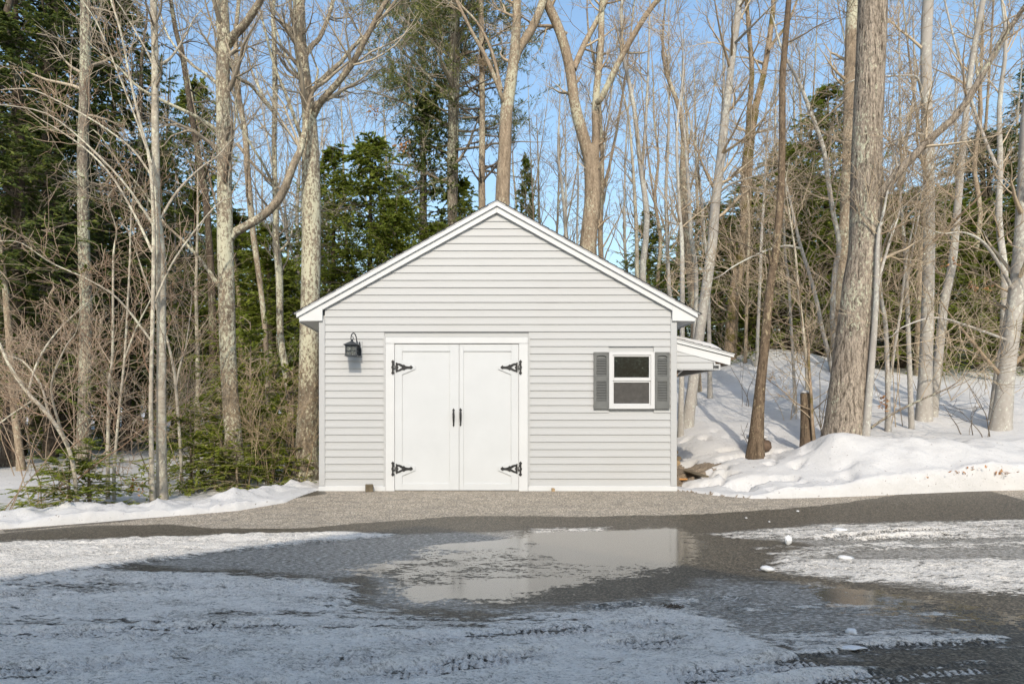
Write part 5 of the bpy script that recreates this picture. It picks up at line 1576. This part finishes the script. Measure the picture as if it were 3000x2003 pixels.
con('hemC', 1545, 440, 24, 'small hemlock peeking out right of the roof peak', 'hemlock_tree', .55, 3.9, group=g)
con('hemC', 1900, 610, 26, 'small far hemlock over the right roof slope', 'hemlock_tree', .8, 5.1, group=g)
con('hemB', 2080, 600, 23, 'hemlock behind the right eave', 'hemlock_tree', 1.1, .4, group=g)
con('hemA', 2200, 520, 22.5, 'hemlock behind the mossy maple', 'hemlock_tree', 1.1, 2.1, group=g)
con('hemB', 2300, 430, 20.5, 'bright hemlock behind the broken brown trunk', 'hemlock_tree', 1.1, 1.4, group=g)
con('hemA', 2420, 250, 20.5, 'tallest hemlock, directly left of the massive oak', 'hemlock_tree', 1.05, 2.5, group=g)
con('hemC', 2550, 520, 20.5, 'hemlock hidden mostly behind the massive oak', 'hemlock_tree', 1.2, 3.6, group=g)
con('hemB', 2650, 560, 20, 'hemlock behind the straight thin pale stems right of the oak', 'hemlock_tree', 1.15, 4.7, group=g)
con('hemA', 2780, 540, 20.5, 'hemlock behind the leaning beech', 'hemlock_tree', 1.1, 5.7, group=g)
con('darkA', 2900, 380, 22, 'dark bluish evergreen left of the right edge beech', 'hemlock_tree', 1.0, .7, group=g)
con('hemC', 3010, 560, 19.5, 'hemlock at the right edge of the picture', 'hemlock_tree', 1.2, 1.9, group=g)
con('darkB', 3090, 120, 26, 'tall dark evergreen beyond the right edge', 'hemlock_tree', 1.1, 2.9, group=g)
con('darkA', 20, 560, 27, 'far dark evergreen low at the far left edge', 'hemlock_tree', 1.3, 1.5, group=g)
con('hemA', 210, 700, 23, 'green hemlock low behind the blotchy grey pine', 'hemlock_tree', 1.3, 2.2, group=g)
con('darkB', 300, 560, 30, 'farthest dark evergreen behind the blotchy grey pine', 'hemlock_tree', 1.3, .2, group=g)
con('darkA', 520, 600, 33, 'farthest dark evergreen left of the stout lichen maple', 'hemlock_tree', 1.3, 1.2, group=g)
con('darkB', 680, 640, 34, 'farthest dark evergreen right of the stout lichen maple', 'hemlock_tree', 1.3, 3.2, group=g)
con('hemB', 60, 800, 19, 'green hemlock boughs behind the far left pine', 'hemlock_tree', 1.2, 4.2, group=g)
con('hemA', 2140, 640, 27, 'far hemlock low between the leaning grey trunk and the mossy maple', 'hemlock_tree', 1.3, 2.6, group=g)
con('hemB', 2370, 520, 27, 'far hemlock low above the snow hump', 'hemlock_tree', 1.4, 3.1, group=g)
con('hemA', 2600, 640, 28, 'far hemlock low just right of the oak', 'hemlock_tree', 1.4, 4.1, group=g)
con('hemB', 2840, 600, 28, 'far hemlock low right of the leaning beech', 'hemlock_tree', 1.4, 5.1, group=g)
con('darkA', 2960, 640, 31, 'farthest dark evergreen behind the edge beech', 'hemlock_tree', 1.4, .3, group=g)
con('darkB', 2240, 700, 33, 'farthest dark evergreen left of the broken trunk', 'hemlock_tree', 1.4, 1.3, group=g)
con('darkA', 150, 640, 31, 'farthest dark evergreen between the two dark pine trunks', 'hemlock_tree', 1.4, 2.3, group=g)
con('darkB', 400, 700, 34, 'farthest dark evergreen just left of the slender pale trunk', 'hemlock_tree', 1.4, 3.3, group=g)
con('darkA', 800, 760, 30, 'farthest dark evergreen just left of the garage', 'hemlock_tree', 1.3, 4.3, group=g)
con('hemB', 920, 640, 23, 'green hemlock just over the left eave, behind the broad maple', 'hemlock_tree', 1.2, 5.3, group=g)
con('hemC', 1290, 640, 18.6, 'green hemlock touching the roof slope left of the peak', 'hemlock_tree', 1.0, .9, group=g)
con('darkB', 2000, 760, 31, 'far dark evergreen over the lean-to roof', 'hemlock_tree', 1.2, 3.0, group=g)
con('darkA', 2480, 640, 32, 'farthest dark evergreen behind the oak', 'hemlock_tree', 1.3, 4.0, group=g)
con('darkB', 2720, 640, 33, 'farthest dark evergreen behind the straight beech', 'hemlock_tree', 1.3, 5.0, group=g)
con('pine', 1330, -190, 20.1, 'spreading pine crown of long needles high above the roof', 'pine_tree', 1.0, .6, group=g)
con('pine', 1235, -140, 25, 'second spreading pine farther back, left of the tall one', 'pine_tree', .9, 2.6, group=g)
# young hemlocks under the trees
g2 = 'young hemlocks by the snow bank'
con('young', 262, 1282, 8.6, 'young hemlock spreading over the left snow bank', 'hemlock_sapling', 1.0, .2, 'sapling', g2)
con('youngB', 205, 1330, 8.3, 'small flat young hemlock at the foot of the left snow bank', 'hemlock_sapling', 1.0, 1.9, 'sapling', g2)
con('young', 560, 1180, 10.5, 'young hemlock between the slender pale trunk and stout maple', 'hemlock_sapling', 1.05, 1.1, 'sapling', g2)
con('youngB', 630, 1260, 10.4, 'low young hemlock touching the foot of the stout maple', 'hemlock_sapling', .9, 3.1, 'sapling', g2)
con('young', 770, 1150, 12.4, 'young yellow-green hemlock behind the bare brush left of the garage', 'hemlock_sapling', 1.2, 4.1, 'sapling', g2)
con('young', 695, 1290, 10.2, 'young yellow-green hemlock right at the stout maple foot', 'hemlock_sapling', .9, 2.1, 'sapling', g2)
con('youngB', 800, 1240, 11.4, 'young hemlock before the crooked lichen maple', 'hemlock_sapling', 1.2, .6, 'sapling', g2)
con('young', 650, 1120, 12.6, 'young hemlock in the shade behind the stout lichen maple', 'hemlock_sapling', 1.4, 1.6, 'sapling', g2)
con('young', 860, 1060, 13.0, 'young hemlock between the crooked and the broad maple', 'hemlock_sapling', 1.1, 2.6, 'sapling', g2)
con('young', 735, 900, 14.5, 'taller young hemlock between the stout and the crooked maple', 'hemlock_sapling', 1.3, 5.1, 'sapling', g2)


# --- bare brush and shrubs
def shrub(px, d, h, n, spread, seed, mat, label, name='bare_shrub', n2=7, n3=5, l2=.45, l3=.2, tip=.0026, up=.05, rad=.009, n4=3, l4=.12):
    rng = np.random.default_rng(seed)
    x = (px - CX) * d / F; b = np.array([x, d - D0, tz(x, d) - .05])
    k = 8; n = max(3, int(round(n * .5))); n2 = max(2, n2 - 2); n3 = max(2, n3 - 2); n4 = min(n4, 2)
    A = np.empty((n, k, 3)); az = rng.uniform(0, 6.28, n); el = rng.uniform(.75, 1.5, n)
    A[:, 0] = rng.normal(0, .12 * spread, (n, 3)) * np.array([1, 1, 0])
    dv = np.stack([np.cos(az) * np.cos(el) * spread, np.sin(az) * np.cos(el) * spread, np.sin(el)], 1)
    L = h * rng.uniform(.6, 1.15, n)
    for j in range(1, k):
        dv = dv + rng.normal(0, .13, (n, 3)); dv /= np.linalg.norm(dv, axis=1, keepdims=True)
        A[:, j] = A[:, j - 1] + dv * (L / (k - 1))[:, None]
    RA = np.linspace(rad, tip, k)[None] * rng.uniform(.6, 1.2, n)[:, None]
    B, RB = grow(A, RA, n2, rng, .42, 1., l2 * h, 42, 6, .16, up, .6, tip, .3)
    C, RC = grow(B, RB, n3, rng, .15, 1., l3 * h, 45, 4, .16, up, .7, tip, .3)
    o = empty(name, b, label, 'shrub', 'bare brush under the trees')
    V, Q = tubes(A, RA, 5); mobj('stem', np_mesh('stem', V, Q, mat=mat, smooth=True), o)
    parts = [tubes(B, RB, 3), tubes(C, RC, 3)]
    if n4:
        E, RE = grow(C, RC, n4, rng, .2, 1., l4 * h, 45, 3, .12, up, .8, tip * .85, .3)
        parts.append(tubes(E, RE, 3))
    V, Q = combine(parts); mobj('crown', np_mesh('crown', V, Q, mat=mat, smooth=True), o)
    return o


br, rd, tn, gy = M['twig_brown'], M['twig_red'], M['twig_tan'], M['twig_grey']
shrub(20, 8.0, 2.6, 8, 1.2, 1, rd, 'reddish bare brush at the left edge above the bank')
shrub(110, 9.0, 3.0, 9, 1.2, 2, rd, 'tangled orange-budded brush before the dark pines at far left')
shrub(200, 10.2, 2.9, 8, 1.1, 3, rd, 'bare brush in front of the blotchy grey pine foot')
shrub(295, 11.2, 2.8, 8, 1.1, 4, gy, 'grey bare brush behind the straight mottled sapling')
shrub(400, 10.8, 2.9, 7, 1.1, 5, rd, 'bare brush behind the slender pale trunk')
shrub(540, 10.0, 2.4, 8, 1.0, 6, br, 'brown brush left of the stout maple')
shrub(610, 11.6, 2.7, 9, 1.0, 7, gy, 'grey brush behind the stout maple foot')
shrub(705, 10.3, 1.7, 9, .8, 8, br, 'dense brown brush in front of the stout maple foot')
shrub(765, 10.9, 1.7, 9, .8, 9, br, 'dense brown brush between the stout and the crooked maple')
shrub(822, 11.2, 1.6, 7, .7, 10, br, 'dense brown brush before the crooked maple')
shrub(880, 11.2, 1.3, 6, .4, 11, br, 'brown brush against the left wall of the garage')
shrub(655, 13.5, 3.2, 8, 1.0, 12, tn, 'tall tan brush deeper behind the stout maple')
shrub(480, 13.5, 3.4, 8, 1.2, 13, gy, 'tall grey brush in the gap right of the slender pale trunk')
shrub(250, 13.5, 3.2, 8, 1.2, 14, rd, 'tall reddish brush before the blotchy grey pine')
shrub(60, 12.5, 3.4, 8, 1.2, 15, rd, 'tall reddish brush before the far left pine')
for k, (px, d, hh, ns, lab) in enumerate([
        (2120, 21.5, 2.6, 10, 'brown brush behind the lean-to roof end'), (2175, 21, 2.8, 10, 'brown brush at the foot of the mossy maple'),
        (2250, 21.5, 3.0, 11, 'brown brush behind the broken trunk'), (2310, 21.8, 3.0, 11, 'brown brush on the left of the snow hump'),
        (2380, 22, 3.0, 11, 'brown brush behind the top of the snow hump'), (2445, 21.5, 3.0, 11, 'brown brush between the hump and the oak'),
        (2560, 22, 2.8, 9, 'brown brush right behind the oak'), (2660, 22.5, 2.6, 9, 'brown brush behind the thin pale stems'),
        (2760, 23, 2.6, 9, 'brown brush behind the two smooth beeches'), (2870, 22, 2.6, 9, 'brown brush left of the right edge beech')]):
    shrub(px, d, hh, ns, 1.15, 40 + k, br if k % 3 else tn, lab, tip=.0042, rad=.013, n4=2)
shrub(2310, 13.2, 2.6, 7, .9, 60, tn, 'tan brush around the thin grey sapling left of the stump', n4=2)
shrub(2390, 12.2, 2.8, 7, .9, 61, tn, 'tan brush behind the snow-capped stump', n4=2)
shrub(2600, 12.6, 3.2, 6, 1.2, 62, tn, 'tan beech twigs right of the oak', n4=2)
shrub(2690, 14.5, 3.4, 6, 1.3, 63, tn, 'tan beech twigs behind the straight beech', n4=2)
shrub(2800, 14.5, 3.4, 6, 1.3, 64, tn, 'tan beech twigs right of the leaning beech', n4=2)
shrub(2900, 13.2, 3.2, 6, 1.3, 65, tn, 'tan beech twigs before the right edge beech', n4=2)
shrub(2190, 15.0, 1.9, 5, .6, 66, M['twig_dark'], 'thin dark sprig standing in the snow left of the broken trunk', n2=4, n3=2, n4=0)
shrub(2820, 11.6, .75, 4, .7, 67, M['twig_dark'], 'small dark twig bush in the snow left of its bigger twin', n2=4, n3=3, n4=0)
shrub(2885, 11.2, 1.2, 6, .9, 68, M['twig_dark'], 'dark twig bush at the foot of the right edge beech', n2=5, n3=3, n4=0)
shrub(2205, 11.3, .5, 3, .5, 69, M['twig_dark'], 'few dark sprigs on the boulder behind the broken trunk', n2=3, n3=2, n4=0)
shrub(355, 12.8, .9, 4, .7, 70, M['twig_dark'], 'dark broken sprigs in the shaded snow left of the slender pale trunk', n2=4, n3=2, n4=0)

# evergreen sprig dropped on the packed snow
rg = np.random.default_rng(5)
x, d = G(1975, 1787); z = float(drive_z(np.array([x]), np.array([d]))[0]) + .028
V, Q = leaf_quads(rg.normal(0, 1, (60, 3)) * np.array([.035, .02, .004]), rg.normal(0, 1, (60, 3)) * np.array([1, .6, .3]), .035, .012, rg)
tag(mobj('evergreen_sprig', np_mesh('evergreen_sprig', V, Q, mat=M['twig_dark']), loc=(x, d - D0, z)), 'small dark evergreen sprig lying on the packed snow', 'sprig')

# bird nest like clump in the dead spruce
c = P(1412, 188, 18.9); rg = np.random.default_rng(3)
a0 = rg.normal(0, .14, (160, 3)) * np.array([1.3, 1, .7]); dr = rg.normal(0, 1, (160, 3)); dr /= np.linalg.norm(dr, axis=1, keepdims=True)
V, Q = tubes(np.stack([a0, a0 + dr * .12, a0 + dr * .24], 1), np.full((160, 3), .006), 3)
tag(mobj('stick_nest', np_mesh('stick_nest', V, Q, mat=M['twig_brown']), loc=c), 'round clump of sticks like a nest in the thin dead spruce', 'nest')

# ------------------------------------------------------------------ the house behind the viewer (its gable shades the drive)
SA, SE = .05, R(38)
PITCH2 = .63
hx, hz, hy = -1.06, 8.7, -D0 - 4.0
hs = empty('house', (hx, hy - 5, -.12), 'off-white clapboard house with a steep gable facing the garage', 'house')


def hb_build(mb, name, mat, parent=hs, **kw):
    mb.v = [(x - hx, y - hy + 5, z + .12) for x, y, z in mb.v]
    o = mb.build(name, mat, None, **kw); o.parent = parent
    return o


M['hsiding'] = m_plain('house_siding', (.72, .71, .69), .7, .1, 5)
m = MB(); ew = 6.3
zr = lambda x: hz - abs(x - hx) * PITCH2
m.prism([(hx - ew, -.4), (hx + ew, -.4), (hx + ew, zr(hx + ew) - .2), (hx, hz - .2), (hx - ew, zr(hx - ew) - .2)], hy - 10, hy - .35)
hb_build(m, 'wall', M['hsiding'])
m = MB()
for s in (-1, 1):
    xe = hx + s * (ew + .4)
    m.prism([(hx, hz), (xe, zr(xe)), (xe, zr(xe) - .17), (hx, hz - .17)], hy - 10.3, hy)
hb_build(m, 'roof', M['shingle'])
for x in (-4.2, 3.6):
    for z in (.8, 3.5):
        if z > 3 and abs(x) > 4: x2 = x + .9
        else: x2 = x
        m = MB(); t = .08
        m.box(x2 - .5, x2 + .5, hy - .36, hy - .31, z, z + t); m.box(x2 - .5, x2 + .5, hy - .36, hy - .31, z + 1.3 - t, z + 1.3)
        m.box(x2 - .5, x2 - .5 + t, hy - .36, hy - .31, z + t, z + 1.3 - t); m.box(x2 + .5 - t, x2 + .5, hy - .36, hy - .31, z + t, z + 1.3 - t)
        fr = hb_build(m, 'window', M['white'])
        m = MB(); m.box(x2 - .5 + t, x2 + .5 - t, hy - .36, hy - .335, z + t, z + 1.3 - t)
        hb_build(m, 'pane', M['glass_up'], fr)

# ------------------------------------------------------------------ sky, sun, camera
w = bpy.data.worlds.new('World'); scene.world = w; w.use_nodes = True
nt = w.node_tree; nt.nodes.clear()
sky = nt.nodes.new('ShaderNodeTexSky'); sky.sky_type = 'NISHITA'; sky.sun_disc = False
sky.sun_elevation = SE
sx, sy = -SA, -1.0        # towards the sun: behind the viewer
sky.sun_rotation = math.atan2(sx, sy)
sky.air_density = 1.75; sky.dust_density = 3.2; sky.ozone_density = 4.4; sky.altitude = 150
bg = nt.nodes.new('ShaderNodeBackground'); bg.inputs[1].default_value = SKYS
out = nt.nodes.new('ShaderNodeOutputWorld')
nt.links.new(sky.outputs[0], bg.inputs[0]); nt.links.new(bg.outputs[0], out.inputs[0])
sl_ = bpy.data.lights.new('sun', 'SUN'); sl_.energy = SUNS; sl_.angle = R(.53); sl_.color = (1., .90, .76)
so_ = bpy.data.objects.new('sun', sl_); put(so_)
dirv = Vector((SA, 1.0, -math.tan(SE) * math.hypot(SA, 1)))
so_.rotation_euler = dirv.to_track_quat('-Z', 'Y').to_euler()
so_.location = (0, -20, 20)

cam = bpy.data.cameras.new('camera'); co = bpy.data.objects.new('camera', cam); put(co)
cam.sensor_fit = 'HORIZONTAL'; cam.sensor_width = 36; cam.lens = F / 3000 * 36
cam.shift_x = (1500 - CX) / 3000; cam.shift_y = (CY - 1001.5) / 3000
cam.clip_start = .05; cam.clip_end = 1000
co.location = (0, -D0, H); co.rotation_euler = (R(90), 0, 0)
scene.camera = co
vs = scene.view_settings
scene.display_settings.display_device = 'sRGB'
vs.view_transform = 'Standard'; vs.look = 'None'; vs.gamma = 1; vs.use_curve_mapping = False
vs.exposure = EXPO
scene.render.engine = 'CYCLES'
cy = scene.cycles
cy.max_bounces = 8; cy.diffuse_bounces = 4; cy.glossy_bounces = 4; cy.transparent_max_bounces = 12
cy.use_denoising = True; cy.denoising_prefilter = 'NONE'
